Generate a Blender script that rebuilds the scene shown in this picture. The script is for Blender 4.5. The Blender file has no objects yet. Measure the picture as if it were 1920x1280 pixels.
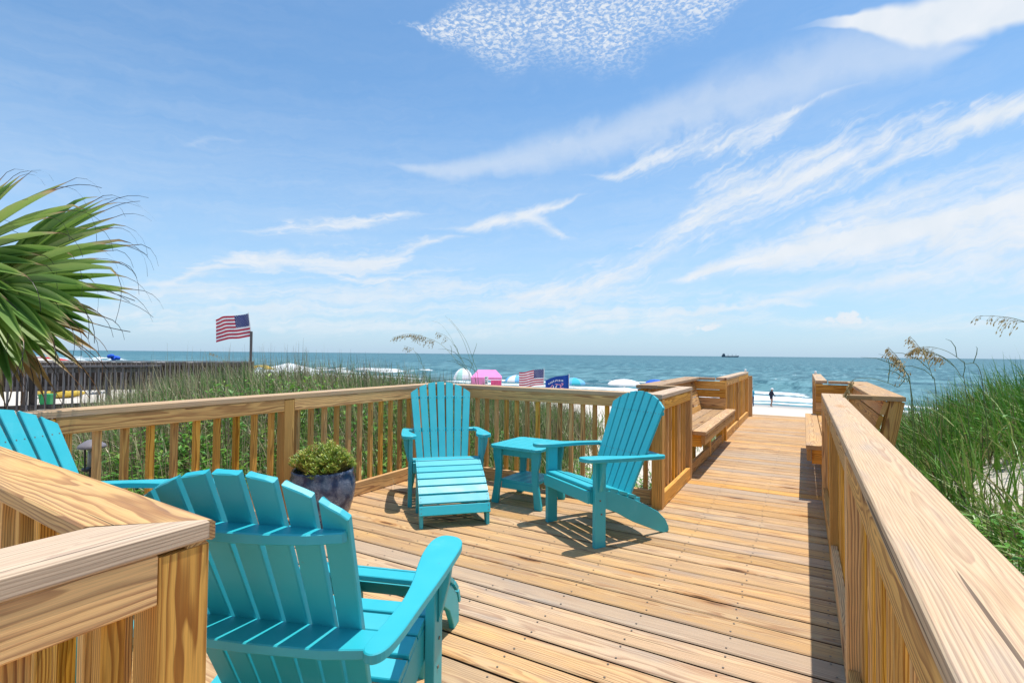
import bpy, math, random
import numpy as np
from mathutils import Vector, Matrix
random.seed(7); RNG = np.random.default_rng(11)
S = bpy.context.scene; COL = S.collection
R = math.radians

# ------------------------------------------------------------------ camera
H = 1.275; FPX = 965.0
YAW = math.atan(548 / FPX); PITCH = math.atan(24 / FPX); ROLL = 0.0094
FW = Vector((-math.sin(YAW) * math.cos(PITCH), math.cos(YAW) * math.cos(PITCH), math.sin(PITCH)))
RT = Vector((math.cos(YAW), math.sin(YAW), 0)); UP = RT.cross(FW)
RT, UP = RT * math.cos(ROLL) + UP * math.sin(ROLL), UP * math.cos(ROLL) - RT * math.sin(ROLL)
cd = bpy.data.cameras.new('camera'); cam = bpy.data.objects.new('camera', cd); COL.objects.link(cam)
cd.sensor_fit = 'HORIZONTAL'; cd.sensor_width = 36; cd.lens = FPX / 1920 * 36
cd.clip_start = .05; cd.clip_end = 60000
cam.matrix_world = Matrix(((RT.x, UP.x, -FW.x, 0), (RT.y, UP.y, -FW.y, 0), (RT.z, UP.z, -FW.z, H), (0, 0, 0, 1)))
S.camera = cam
def ray(x, y): return FW + RT * ((x - 960) / FPX) - UP * ((y - 640) / FPX)
def atd(x, y, d): return Vector((0, 0, H)) + ray(x, y) * d            # at planar depth d
def atz(x, y, z):
    r = ray(x, y); return Vector((0, 0, H)) + r * ((z - H) / r.z)
def aty(x, y, Y):
    r = ray(x, y); return Vector((0, 0, H)) + r * (Y / r.y)

# ------------------------------------------------------------------ light, sky, exposure
S.view_settings.view_transform = 'Standard'; S.view_settings.look = 'None'
S.view_settings.gamma = 1; S.view_settings.exposure = 0.40
SUNV = Vector((.12, .19, 1)).normalized()
sun = bpy.data.lights.new('sun', 'SUN'); sun.energy = 3.7; sun.angle = R(.5); sun.color = (1, .96, .9)
so = bpy.data.objects.new('sun', sun); COL.objects.link(so)
so.rotation_euler = SUNV.to_track_quat('Z', 'Y').to_euler(); so.location = (2, 4, 30)
SUN_EL = math.asin(SUNV.z); SUN_ROT = math.atan2(SUNV.x, SUNV.y)

class NT:
    """small helper for building node trees"""
    def __init__(s, tree): s.t = tree; s.n = tree.nodes; s.l = tree.links
    def new(s, ty, **kw):
        n = s.n.new(ty)
        for k, v in kw.items(): setattr(n, k, v)
        return n
    def put(s, sock, v):
        if isinstance(v, bpy.types.NodeSocket): s.l.new(v, sock)
        elif v is not None: sock.default_value = v
    def math(s, op, a, b=None, c=None, clamp=False):
        n = s.new('ShaderNodeMath', operation=op, use_clamp=clamp)
        s.put(n.inputs[0], a); s.put(n.inputs[1], b); s.put(n.inputs[2], c); return n.outputs[0]
    def vmath(s, op, a, b=None):
        n = s.new('ShaderNodeVectorMath', operation=op); s.put(n.inputs[0], a); s.put(n.inputs[1], b)
        return n.outputs['Value'] if op in ('LENGTH', 'DOT_PRODUCT', 'DISTANCE') else n.outputs[0]
    def xyz(s, x, y, z):
        n = s.new('ShaderNodeCombineXYZ'); s.put(n.inputs[0], x); s.put(n.inputs[1], y); s.put(n.inputs[2], z); return n.outputs[0]
    def sep(s, v):
        n = s.new('ShaderNodeSeparateXYZ'); s.put(n.inputs[0], v); return n.outputs
    def noise(s, vec, scale=1, detail=2, rough=.5, dist=0, col=False):
        n = s.new('ShaderNodeTexNoise'); s.put(n.inputs['Vector'], vec); n.inputs['Scale'].default_value = scale
        n.inputs['Detail'].default_value = detail; n.inputs['Roughness'].default_value = rough; n.inputs['Distortion'].default_value = dist
        return n.outputs['Color' if col else 'Fac']
    def voro(s, vec, scale=1, feature='F1', rnd=1):
        n = s.new('ShaderNodeTexVoronoi', feature=feature); s.put(n.inputs['Vector'], vec); n.inputs['Scale'].default_value = scale
        n.inputs['Randomness'].default_value = rnd
        return n
    def mr(s, v, a, b, c=0., d=1., smooth=True):
        n = s.new('ShaderNodeMapRange', interpolation_type='SMOOTHSTEP' if smooth else 'LINEAR')
        s.put(n.inputs[0], v); s.put(n.inputs[1], a); s.put(n.inputs[2], b); s.put(n.inputs[3], c); s.put(n.inputs[4], d); return n.outputs[0]
    def mix(s, f, a, b, bt='MIX'):
        n = s.new('ShaderNodeMix', data_type='RGBA', blend_type=bt); n.clamp_factor = True
        s.put(n.inputs[0], f); 
        for k, v in ((6, a), (7, b)):
            if isinstance(v, tuple) and len(v) == 3: v = v + (1,)
            s.put(n.inputs[k], v)
        return n.outputs[2]
    def ramp(s, f, stops):
        n = s.new('ShaderNodeValToRGB'); s.put(n.inputs[0], f); e = n.color_ramp.elements
        while len(e) < len(stops): e.new(.5)
        for q, (p, c) in zip(e, stops): q.position = p; q.color = (*c, 1)
        return n.outputs[0]
    def mapping(s, vec, loc=(0, 0, 0), rot=(0, 0, 0), scale=(1, 1, 1), ty='POINT'):
        n = s.new('ShaderNodeMapping', vector_type=ty); s.put(n.inputs[0], vec)
        n.inputs[1].default_value = loc; n.inputs[2].default_value = rot; n.inputs[3].default_value = scale; return n.outputs[0]
    def bump(s, h, strength=.3, dist=.01, normal=None):
        n = s.new('ShaderNodeBump'); s.put(n.inputs['Height'], h); n.inputs['Strength'].default_value = strength
        n.inputs['Distance'].default_value = dist; s.put(n.inputs['Normal'], normal); return n.outputs[0]

w = bpy.data.worlds.new('World'); S.world = w; w.use_nodes = True
T = NT(w.node_tree); T.n.clear()
sky = T.new('ShaderNodeTexSky', sky_type='NISHITA'); sky.sun_disc = False
sky.sun_elevation = SUN_EL; sky.sun_rotation = SUN_ROT; sky.air_density = 1.0; sky.dust_density = .6; sky.ozone_density = 2.0; sky.altitude = 0
SKY_K = .12
dirv = T.new('ShaderNodeTexCoord').outputs['Generated']
dx, dy, dz = T.sep(dirv)
# azimuth (degrees, 0 = the heading of the beach view) and elevation of each direction of the sky
ca, sa = math.cos(YAW), math.sin(YAW)
ax = T.math('ADD', T.math('MULTIPLY', dx, ca), T.math('MULTIPLY', dy, sa))
ay = T.math('SUBTRACT', T.math('MULTIPLY', dy, ca), T.math('MULTIPLY', dx, sa))
AZ = T.math('MULTIPLY', T.math('ARCTAN2', ax, ay), 180 / math.pi)
EL = T.math('MULTIPLY', T.math('ARCSINE', dz), 180 / math.pi)
AE = T.xyz(AZ, EL, 0)
def azel(x, y):
    r = ray(x, y); c = Vector((math.cos(YAW), math.sin(YAW), 0)); f = Vector((-math.sin(YAW), math.cos(YAW), 0))
    return math.degrees(math.atan2(r.dot(c), r.dot(f))), math.degrees(math.asin(r.z / r.length))
WARP = T.vmath('SCALE', T.vmath('SUBTRACT', T.noise(AE, .07, 4, .55, col=True), (.5, .5, .5)))
WARP.node.inputs['Scale'].default_value = 5
AEW = T.vmath('ADD', AE, WARP)
WARP2 = T.vmath('SCALE', T.vmath('SUBTRACT', T.noise(AE, .3, 3, .6, col=True), (.5, .5, .5)))
WARP2.node.inputs['Scale'].default_value = 2.2
AEF = T.vmath('ADD', AE, WARP2)
def blob(p0, p1, half, vec=None, inner=.2):
    """soft elongated patch of sky between two sighted directions"""
    a0, a1 = azel(*p0), azel(*p1); c = ((a0[0] + a1[0]) / 2, (a0[1] + a1[1]) / 2)
    L = math.hypot(a1[0] - a0[0], a1[1] - a0[1]) / 2; an = math.atan2(a1[1] - a0[1], a1[0] - a0[0])
    m = T.mapping(vec or AEW, (c[0], c[1], 0), (0, 0, an), (L, half, 1), 'TEXTURE')
    return T.mr(T.vmath('LENGTH', m), inner, 1., 1., 0.)
def streak(angle, along, across, lo, hi, detail=6, rough=.62, vec=None, seed=0):
    m = T.mapping(vec or AEF, (seed * 3.1, seed * 1.7, 0), (0, 0, -R(angle)), (1, 1, 1))
    m = T.vmath('MULTIPLY', m, (along, across, 1))
    return T.mr(T.noise(m, 1, detail, rough, .3), lo, hi)
TOT = [None]
def over(p):
    TOT[0] = p if TOT[0] is None else T.math('MULTIPLY_ADD', p, T.math('SUBTRACT', 1.0, TOT[0], clamp=True), TOT[0])
def cloud(b, tex, k):
    """the patch is eaten away by its streaks towards the edge"""
    e = T.math('SUBTRACT', T.math('ADD', T.math('MULTIPLY', b, 1.55), tex), 1.0)
    over(T.math('MULTIPLY', T.mr(e, 0, 1.05), k))
AWX, AWY, _ = T.sep(AEW)
T01 = T.math('MULTIPLY_ADD', AWX, 1 / 120, .5); TV = T.xyz(T01, T01, T01); E01 = T.math('MULTIPLY', AWY, 1 / 60)
def band(pts, tex, k, amp=1.1, soft=1.4, mul=None, co=None):
    """a streamer along a sighted line of (x, y, half width); its edges fray with the streaks"""
    n = T.new('ShaderNodeVectorCurve'); mp_ = n.mapping; P = []
    for x, y, h in pts:
        a, e = azel(x, y); P.append((a / 120 + .5, e / 60, abs(azel(x, y - h)[1] - e) / 60))
    P = [(max(0, P[0][0] - .03), P[0][1], .0006)] + P + [(min(1, P[-1][0] + .03), P[-1][1], .0006)]
    for j in (0, 1):
        c = mp_.curves[j]; c.points[0].location = (P[0][0], P[0][j + 1]); c.points[1].location = (P[-1][0], P[-1][j + 1])
        for p in P[1:-1]: c.points.new(p[0], p[j + 1])
        for p in c.points: p.handle_type = 'AUTO_CLAMPED'
    tv, ev = co or (TV, E01)
    mp_.update(); T.put(n.inputs['Vector'], tv); c_, w_, _z = T.sep(n.outputs[0])
    d = T.math('DIVIDE', T.math('ABSOLUTE', T.math('SUBTRACT', ev, c_)), T.math('MAXIMUM', w_, .0006))
    e = T.math('SUBTRACT', T.math('MULTIPLY_ADD', tex, amp, 1 - amp * .5), d)
    r = T.math('MULTIPLY', T.mr(e, 0, soft), T.mr(w_, .0008, .013, 0, k))
    over(T.math('MULTIPLY', r, mul) if mul else r)
def two(angle, al, ac, seed, lo=.25, hi=.75):
    """coarse streaks broken up by fine ones"""
    c = streak(angle, al, ac, lo, hi, 3, .5, seed=seed); f = streak(angle + 4, al * 3.2, ac * 3.6, .2, .8, 5, .65, seed=seed + 31)
    return T.math('ADD', T.math('MULTIPLY', c, .6), T.math('MULTIPLY', f, .4))
# cirrus sheets, each where it stands in the sky
tA, tB, tC, tS = two(21, .06, .6, 3), two(12, .05, .5, 11, .15, .75), two(3, .04, .7, 43), streak(15, .03, .14, .0, .8, 2, .4, seed=12)
band([(960, 552, 10), (1100, 525, 40), (1240, 470, 55), (1330, 395, 75), (1440, 345, 75), (1600, 300, 70), (1760, 250, 55), (1920, 205, 40), (2100, 150, 40)], tA, .93, 1.5)
band([(1270, 525, 8), (1400, 490, 40), (1560, 450, 70), (1720, 425, 95), (1920, 400, 130), (2300, 330, 150)], tB, .93, 1.0, 1.1)
band([(1440, 560, 8), (1600, 525, 30), (1800, 500, 50), (2100, 470, 70)], tB, .7, 1.1)
band([(1110, 330, 6), (1200, 312, 28), (1320, 280, 45), (1450, 235, 40), (1520, 200, 14), (1590, 172, 8)], tA, .85, 1.5)
band([(760, 320, 10), (1000, 285, 45), (1200, 235, 70), (1400, 165, 85), (1600, 115, 80), (1750, 110, 30)], tS, .42, .7, 1.1)
band([(1500, 38, 4), (1580, 42, 14), (1660, 48, 34), (1720, 55, 52), (1790, 45, 45), (1920, 20, 42), (2100, -20, 50)], tS, .95, .5, .6)
band([(820, 438, 4), (900, 430, 14), (980, 412, 20), (1060, 385, 12), (1100, 368, 4)], tA, .95, 1.1)
band([(960, 405, 6), (1000, 420, 20), (1050, 442, 14), (1070, 450, 4)], tC, .8, .9)
band([(430, 428, 4), (560, 425, 14), (680, 420, 18), (780, 408, 8)], tC, .85, 1.4)
band([(300, 520, 8), (450, 492, 30), (620, 490, 36), (740, 490, 26), (800, 465, 14), (880, 450, 4)], tC, .85, 1.5)
band([(560, 500, 4), (700, 520, 14), (800, 515, 8), (900, 505, 4)], tC, .8, 1.3)
band([(-300, 560, 30), (300, 565, 55), (800, 560, 55), (1200, 575, 35), (1500, 570, 10)], tC, .62, 1.7)
band([(325, 283, 4), (390, 275, 11), (470, 270, 4)], tC, .35, 1.2)
band([(-300, 612, 20), (500, 615, 22), (1200, 608, 22), (1700, 600, 25), (2300, 560, 30)], tC, .45, 1.5)
# mackerel patch overhead: soft ripples on a thin veil
cells = T.vmath('ADD', T.mapping(AE, (0, 0, 0), (0, 0, R(-24)), (1.25, 2.7, 1)), T.vmath('MULTIPLY', WARP2, (.8, .8, .8)))
mv = T.noise(cells, 1.55, 4, .55, .5)
FX, FY, _ = T.sep(AEF); f01 = T.math('MULTIPLY_ADD', FX, 1 / 120, .5)
veil = T.noise(T.vmath('ADD', AE, (61., 13., 0.)), .10, 4, .6)
band([(770, 50, 10), (850, 55, 60), (960, 45, 125), (1080, 35, 150), (1220, 15, 140), (1320, -5, 95), (1400, -40, 60)], veil, 1.0, 1.7, 1.0,
     T.math('ADD', T.mr(mv, .38, .68, 0, .86), .12), (T.xyz(f01, f01, f01), T.math('MULTIPLY', FY, 1 / 60)))
over(T.math('MULTIPLY', T.math('MULTIPLY', tC, tS), T.mr(EL, 2, 36, .36, .05)))
# small far cumulus
puff = T.mr(T.noise(AE, 1.3, 5, .62), .30, .62)
for p0, p1, hh in (((1505, 594), (1655, 588), .75), ((1550, 583), (1625, 579), .8), ((1290, 616), (1385, 612), .6)):
    cloud(blob(p0, p1, hh, AEW, .1), puff, .85)
# the rest of the sky, away from the view
far = T.mr(T.math('ABSOLUTE', AZ), 60, 85)
over(T.math('MULTIPLY', T.math('MULTIPLY', far, streak(12, .05, .3, .42, .75, seed=30)), .75))
tot = TOT[0]
tot = T.math('MINIMUM', tot, .95)
tot = T.math('MULTIPLY', tot, T.mr(EL, .3, 3))
hz = T.mr(EL, -1, 26, .72, 0, False)
skyc = T.mix(1.0, sky.outputs[0], (.80, 1.07, 1.16), 'MULTIPLY')
skyc = T.mix(hz, skyc, (3.0, 4.1, 5.75))
cloudc = T.mix(T.noise(AEF, .35, 3), (4.6, 5.15, 5.7), (5.9, 6.0, 6.2))
skyc = T.mix(tot, skyc, cloudc)
bg = T.new('ShaderNodeBackground'); T.put(bg.inputs[0], skyc); bg.inputs[1].default_value = SKY_K
T.l.new(bg.outputs[0], T.new('ShaderNodeOutputWorld').inputs[0])

# ------------------------------------------------------------------ materials
MATS = {}
def mat(name):
    m = bpy.data.materials.new(name); m.use_nodes = True; t = NT(m.node_tree); MATS[name] = m
    return m, t, t.n['Principled BSDF']
def plain(name, col, rough=.6, var=.12, scale=30, bump=.0, spec=.3):
    m, t, b = mat(name); pos = t.new('ShaderNodeTexCoord').outputs['Object']
    n = t.noise(pos, scale, 3)
    c = t.mix(n, tuple(x * (1 - var) for x in col), tuple(min(1, x * (1 + var)) for x in col))
    t.put(b.inputs['Base Color'], c); b.inputs['Roughness'].default_value = rough; b.inputs['Specular IOR Level'].default_value = spec
    if bump: t.put(b.inputs['Normal'], t.bump(t.noise(pos, scale * 6, 2), bump, .002))
    return m
def attr(t, name, out='Fac'):
    n = t.new('ShaderNodeAttribute'); n.attribute_name = name; return n.outputs[out]

def wood(name, light, dark, pale, grey):
    m, t, b = mat(name)
    g = attr(t, 'g', 'Vector'); tint = attr(t, 'tint'); bl = attr(t, 'bleach')
    gx, gy, gz = t.sep(g)
    warp = t.noise(t.xyz(t.math('MULTIPLY', gx, 1.3), t.math('MULTIPLY', gy, 9), t.math('MULTIPLY', gz, 9)), 1, 3, .55)
    kv = t.voro(t.xyz(t.math('MULTIPLY', gx, 1.6), t.math('MULTIPLY', gy, 7), t.math('MULTIPLY', gz, 3)), 1)
    kd = kv.outputs['Distance']
    krnd = t.sep(kv.outputs['Color'])[0]
    ksel = t.mr(krnd, .55, .57)
    swirl = t.math('MULTIPLY', t.mr(kd, 0., .45, 1, 0), ksel)
    rad = t.math('SQRT', t.math('ADD', t.math('MULTIPLY', gy, gy), t.math('MULTIPLY', gz, gz)))
    rad = t.math('ADD', rad, t.math('MULTIPLY', warp, .036)); rad = t.math('ADD', rad, t.math('MULTIPLY', swirl, .02))
    ring = t.math('FRACT', t.math('MULTIPLY', rad, 165))
    ringv = t.math('MULTIPLY', t.mr(ring, .25, .86), t.mr(ring, .9, 1., 1, 0))
    fine = t.noise(t.xyz(t.math('MULTIPLY', gx, 5), t.math('MULTIPLY', gy, 420), t.math('MULTIPLY', gz, 420)), 1, 2, .7)
    blot = t.noise(t.xyz(t.math('MULTIPLY', gx, 2.2), t.math('MULTIPLY', gy, 12), t.math('MULTIPLY', gz, 12)), 1, 4, .6)
    f = t.math('MULTIPLY', ringv, t.mr(blot, .25, .65, .45, 1.))
    base = t.mix(f, light, dark)
    weath = t.mix(t.math('MULTIPLY', f, .85), pale, t.mix(.35, dark, grey))
    weath = t.mix(t.mr(blot, .52, .78, 0, .75), weath, grey)
    weath = t.mix(t.math('MULTIPLY', t.mr(bl, 1.02, 1.35, 0, .50), t.mr(blot, .3, .6, .6, 1)), weath, (.52, .45, .37))
    c = t.mix(t.math('MULTIPLY', bl, t.mr(blot, .2, .6, .75, 1.1)), base, weath)
    c = t.mix(t.mr(fine, .35, .75, 0., .36), c, (.12, .07, .035))
    # checks: thin dark splits along the grain
    ck = t.noise(t.xyz(t.math('MULTIPLY', gx, 1.1), t.math('MULTIPLY', gy, 85), t.math('MULTIPLY', gz, 85)), 1, 1)
    chk = t.mr(ck, .735, .76)
    c = t.mix(t.math('MULTIPLY', chk, .75), c, (.05, .03, .02))
    knot = t.math('MULTIPLY', t.mr(kd, .07, .15, 1, 0), ksel)
    c = t.mix(t.math('MULTIPLY', t.math('MULTIPLY', t.mr(kd, .1, .32, 1, 0), ksel), .45), c, dark)
    c = t.mix(t.math('MULTIPLY', knot, .85), c, (.10, .04, .016))
    stain = t.mr(t.noise(t.xyz(t.math('MULTIPLY', gx, .9), t.math('MULTIPLY', gy, 5), t.math('MULTIPLY', gz, 5)), 1, 5, .7), .56, .74)
    c = t.mix(t.math('MULTIPLY', t.math('MULTIPLY', stain, bl), .5), c, grey)
    hsv = t.new('ShaderNodeHueSaturation'); t.put(hsv.inputs['Color'], c); t.put(hsv.inputs['Value'], t.math('ADD', .78, t.math('MULTIPLY', tint, .42)))
    t.put(hsv.inputs['Saturation'], t.math('SUBTRACT', 1.08, t.math('MULTIPLY', t.math('FRACT', t.math('MULTIPLY', tint, 7.31)), .24)))
    hsv.inputs['Hue'].default_value = .5
    t.put(b.inputs['Base Color'], hsv.outputs[0]); b.inputs['Roughness'].default_value = .72; b.inputs['Specular IOR Level'].default_value = .25
    hgt = t.math('SUBTRACT', t.math('MULTIPLY', fine, .6), t.math('ADD', t.math('MULTIPLY', ringv, .5), t.math('ADD', t.math('MULTIPLY', chk, 1.5), knot)))
    t.put(b.inputs['Normal'], t.bump(hgt, .35, .0016))
    return m
W_PINE = wood('pine', (.88, .46, .09), (.36, .125, .014), (.58, .385, .205), (.34, .27, .215))
W_GREY = wood('weathered_wood', (.10, .082, .072), (.05, .04, .034), (.235, .22, .225), (.17, .16, .17))

def teal():
    m, t, b = mat('teal_plastic'); pos = t.new('ShaderNodeTexCoord').outputs['Object']
    n = t.noise(pos, 9, 3); fine = t.noise(pos, 900, 2)
    c = t.mix(n, (.012, .405, .475), (.024, .45, .52))
    wear = t.noise(pos, 4.5, 6, .72); c = t.mix(t.mr(wear, .55, .75, 0, .28), c, (.12, .50, .56))
    dirt = t.noise(pos, 38, 4, .7); c = t.mix(t.mr(dirt, .66, .76, 0, .35), c, (.10, .22, .21)); t.put(b.inputs['Base Color'], c)
    t.put(b.inputs['Roughness'], t.mr(n, .2, .8, .42, .54)); b.inputs['Specular IOR Level'].default_value = .75
    t.put(b.inputs['Normal'], t.bump(fine, .25, .0008)); return m
TEAL = teal()
EDGE_DARK = plain('board_edge_dark', (.085, .05, .028), .9, .3, 20)  # dark brown for board sides and lower bevels, makes the gaps read darker
SCREW = plain('screw_metal', (.16, .13, .10), .4); DARKPLASTIC = plain('dark_plastic', (.03, .03, .035), .5)
LIDGREY = plain('grey_plastic', (.22, .2, .22), .5); CLEARISH = plain('lamp_glass', (.3, .32, .3), .2)
WHITEP = plain('white_paint', (.8, .8, .8), .5); SOIL = plain('soil', (.05, .035, .025), .95)
BLUEP = plain('blue_cloth', (.02, .12, .62), .7); GREENP = plain('green_plastic', (.02, .28, .09), .5); YELLOWP = plain('yellow_plastic', (.62, .42, .06), .5)
NAVYP = plain('navy_cloth', (.015, .05, .22), .8); SKIN = plain('skin', (.42, .23, .15), .6); BLACKC = plain('black_cloth', (.012, .014, .03), .8)
PINKP = plain('pink_cloth', (.85, .26, .52), .8, .2, 2); PINKD = plain('deep_pink_cloth', (.85, .10, .26), .8, .25, 4); WHITEC = plain('white_cloth', (.8, .82, .82), .8, .05, 2)
MINTC = plain('mint_cloth', (.45, .75, .66), .8, .2, 2); LBLUE = plain('light_blue_cloth', (.16, .45, .72), .8, .2, 2); REDC = plain('red_cloth', (.55, .03, .03), .8, .1)
TEALC = plain('turquoise_cloth', (.05, .45, .55), .8)
FRED = plain('flag_red', (.50, .015, .05), .8, .08, 3); FWHITE = plain('flag_white', (.78, .76, .78), .8, .04, 3); FBLUE = plain('flag_blue', (.015, .03, .17), .8, .1, 3)
FROYAL = plain('flag_royal_blue', (.008, .055, .30), .8, .15, 3); FPINK = plain('flag_pink', (.75, .32, .45), .8, .2, 9)
POLE = plain('pole_metal', (.10, .09, .09), .5); POLEW = plain('pole_white', (.7, .7, .7), .4); HULL = plain('ship_hull', (.06, .10, .14), .6)
TRUNK = plain('palm_trunk', (.16, .12, .09), .95, .4, 12, .6)

def sandmat():
    m, t, b = mat('sand'); pos = t.new('ShaderNodeNewGeometry').outputs['Position']; x, y, z = t.sep(pos)
    s = t.math('ADD', y, t.math('MULTIPLY', x, .175))
    n = t.noise(pos, 1.3, 5, .6); n2 = t.noise(pos, 60, 2)
    c = t.mix(n, (.60, .53, .44), (.72, .66, .57)); c = t.mix(t.math('MULTIPLY', n2, .35), c, (.42, .36, .29))
    wet = t.mr(t.math('ADD', s, t.math('MULTIPLY', t.noise(t.vmath('MULTIPLY', pos, (.1, .3, .1)), 1, 3), 8)), 54, 60)
    c = t.mix(wet, c, (.34, .31, .28))
    t.put(b.inputs['Base Color'], c); t.put(b.inputs['Roughness'], t.mr(wet, 0, 1, .95, .35)); b.inputs['Specular IOR Level'].default_value = .2
    h = t.math('ADD', t.noise(pos, 7, 4, .6), t.math('MULTIPLY', n2, .15)); t.put(b.inputs['Normal'], t.bump(h, .6, .05)); return m
SAND = sandmat()
def seamat():
    m, t, b = mat('sea_water'); pos = t.new('ShaderNodeNewGeometry').outputs['Position']; x, y, z = t.sep(pos)
    s = t.math('ADD', y, t.math('MULTIPLY', x, .175)); u = t.math('SUBTRACT', x, t.math('MULTIPLY', y, .175))
    wob = t.math('MULTIPLY', t.math('SUBTRACT', t.noise(t.xyz(t.math('MULTIPLY', u, .03), t.math('MULTIPLY', s, .02), 0), 1, 4, .6), .5), 22)
    sw = t.math('ADD', s, wob)
    lace = t.noise(t.xyz(t.math('MULTIPLY', u, .8), t.math('MULTIPLY', s, 1.1), 0), 1, 5, .7)
    brk = t.noise(t.xyz(t.math('MULTIPLY', u, .05), t.math('MULTIPLY', s, .03), 4), 1, 2)
    def band(c0, wd, back, amp, lo):
        a = t.mr(sw, c0 - back, c0, 0, 1); bnd = t.math('MULTIPLY', a, t.mr(sw, c0, c0 + wd, 1, 0))
        return t.math('MULTIPLY', t.math('MULTIPLY', bnd, amp), t.mr(brk, lo, lo + .14))
    foam = band(59.5, 1.4, 2.5, 1.1, .1)
    for a in ((66, 1.5, 7, 1.0, .32), (75, 1.5, 7, 1.0, .40), (86, 2, 8, 1.0, .46), (98, 2, 7, .9, .55)): foam = t.math('MAXIMUM', foam, band(*a))
    foam = t.mr(t.math('ADD', foam, t.math('MULTIPLY', t.math('SUBTRACT', lace, .5), 1.5)), .38, .75)
    foam = t.math('MULTIPLY', foam, t.mr(s, 112, 122, 1, 0))
    cap = t.noise(t.xyz(t.math('MULTIPLY', u, .42), t.math('MULTIPLY', s, .13), 9), 1, 4, .65)
    foam = t.math('MAXIMUM', foam, t.math('MULTIPLY', t.mr(cap, .675, .72), t.mr(s, 500, 1500, .9, 0)))
    near = t.mr(s, 58, 260); farr = t.mr(s, 200, 2500)
    c = t.mix(near, (.10, .235, .25), (.028, .135, .165)); c = t.mix(farr, c, (.013, .085, .12))
    pat = t.noise(t.xyz(t.math('MULTIPLY', u, .02), t.math('MULTIPLY', s, .045), 2), 1, 4, .6)
    c = t.mix(t.mr(pat, .35, .7, 0, .55), c, (.015, .085, .115))
    chop = t.noise(t.xyz(t.math('MULTIPLY', u, .30), t.math('MULTIPLY', s, .075), 5), 1, 7, .78)
    chop2 = t.noise(t.xyz(t.math('MULTIPLY', u, .22), t.math('MULTIPLY', s, .06), 15), 1, 7, .78)
    c = t.mix(t.mr(chop2, .44, .58, 0, .85), c, (.010, .075, .10))
    c = t.mix(t.mr(chop, .46, .62, 0, .85), c, (.15, .31, .335))
    c = t.mix(foam, c, (.80, .82, .82)); t.put(b.inputs['Base Color'], c)
    t.put(b.inputs['Roughness'], t.mr(foam, 0, 1, .4, .9)); b.inputs['Specular IOR Level'].default_value = .12
    hh = t.math('ADD', t.math('MULTIPLY', t.noise(t.xyz(t.math('MULTIPLY', u, .25), t.math('MULTIPLY', s, .5), 0), 1, 5, .65), 1.0), t.math('MULTIPLY', foam, .25))
    t.put(b.inputs['Normal'], t.bump(hh, .8, .5)); return m
SEA = seamat()
def leafmat(name, stops, trans=.25, rough=.42):
    m, t, b = mat(name); c = t.ramp(attr(t, 'tint'), stops)
    t.put(b.inputs['Base Color'], c); b.inputs['Roughness'].default_value = rough; b.inputs['Specular IOR Level'].default_value = .55
    tr = t.new('ShaderNodeBsdfTranslucent'); t.put(tr.inputs[0], c)
    mx = t.new('ShaderNodeMixShader'); mx.inputs[0].default_value = trans
    t.l.new(b.outputs[0], mx.inputs[1]); t.l.new(tr.outputs[0], mx.inputs[2]); t.l.new(mx.outputs[0], t.n['Material Output'].inputs[0]); return m
GRASS = leafmat('dune_grass', [(0, (.035, .12, .012)), (.3, (.09, .22, .025)), (.55, (.20, .31, .06)), (.66, (.24, .24, .09)), (.80, (.52, .43, .25)), (.92, (.26, .17, .10)), (1, (.10, .065, .04))], .18)
GRASSR = leafmat('tall_grass', [(0, (.03, .12, .012)), (.35, (.085, .24, .022)), (.60, (.19, .38, .045)), (.78, (.42, .50, .16)), (.92, (.45, .34, .17)), (1, (.07, .045, .03))], .25)
LEAF = leafmat('broad_leaf', [(0, (.05, .18, .015)), (.5, (.13, .36, .03)), (1, (.32, .48, .06))], .35)
SUCC = leafmat('succulent_leaf', [(0, (.07, .17, .02)), (.4, (.26, .38, .05)), (.75, (.52, .54, .10)), (1, (.45, .24, .10))], .3)
OAT = leafmat('sea_oat_seed', [(0, (.30, .19, .07)), (.4, (.58, .42, .18)), (1, (.80, .68, .40))], .4)
STEM = leafmat('sea_oat_stem', [(0, (.07, .13, .03)), (.6, (.16, .20, .06)), (1, (.30, .24, .12))], .1)
PALM = leafmat('palm_leaf', [(0, (.035, .11, .018)), (.25, (.14, .28, .045)), (.5, (.32, .44, .10)), (.66, (.42, .40, .18)), (.80, (.55, .36, .20)), (.9, (.12, .07, .045)), (1, (.035, .028, .024))], .4, .45)
PALMDRY = leafmat('dry_palm_leaf', [(0, (.10, .15, .03)), (.35, (.24, .19, .06)), (.7, (.42, .25, .09)), (1, (.22, .11, .04))], .25)
def potmat():
    m, t, b = mat('glazed_pot'); pos = t.new('ShaderNodeTexCoord').outputs['Object']
    n = t.noise(pos, 26, 5, .7, 1.2); x, y, z = t.sep(pos)
    v = t.voro(t.vmath('ADD', pos, t.vmath('SCALE', t.noise(pos, 12, 3, col=True))), 34, 'DISTANCE_TO_EDGE').outputs['Distance']
    lines = t.math('MULTIPLY', t.mr(v, .025, .08, 1, 0), t.mr(t.noise(pos, 9, 3), .38, .54))
    c = t.mix(n, (.008, .016, .05), (.03, .055, .13)); c = t.mix(t.math('MULTIPLY', lines, .9), c, (.50, .54, .62))
    t.put(b.inputs['Base Color'], c); b.inputs['Roughness'].default_value = .22; b.inputs['Specular IOR Level'].default_value = .5
    t.put(b.inputs['Normal'], t.bump(n, .3, .004)); return m
POT = potmat()

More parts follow.
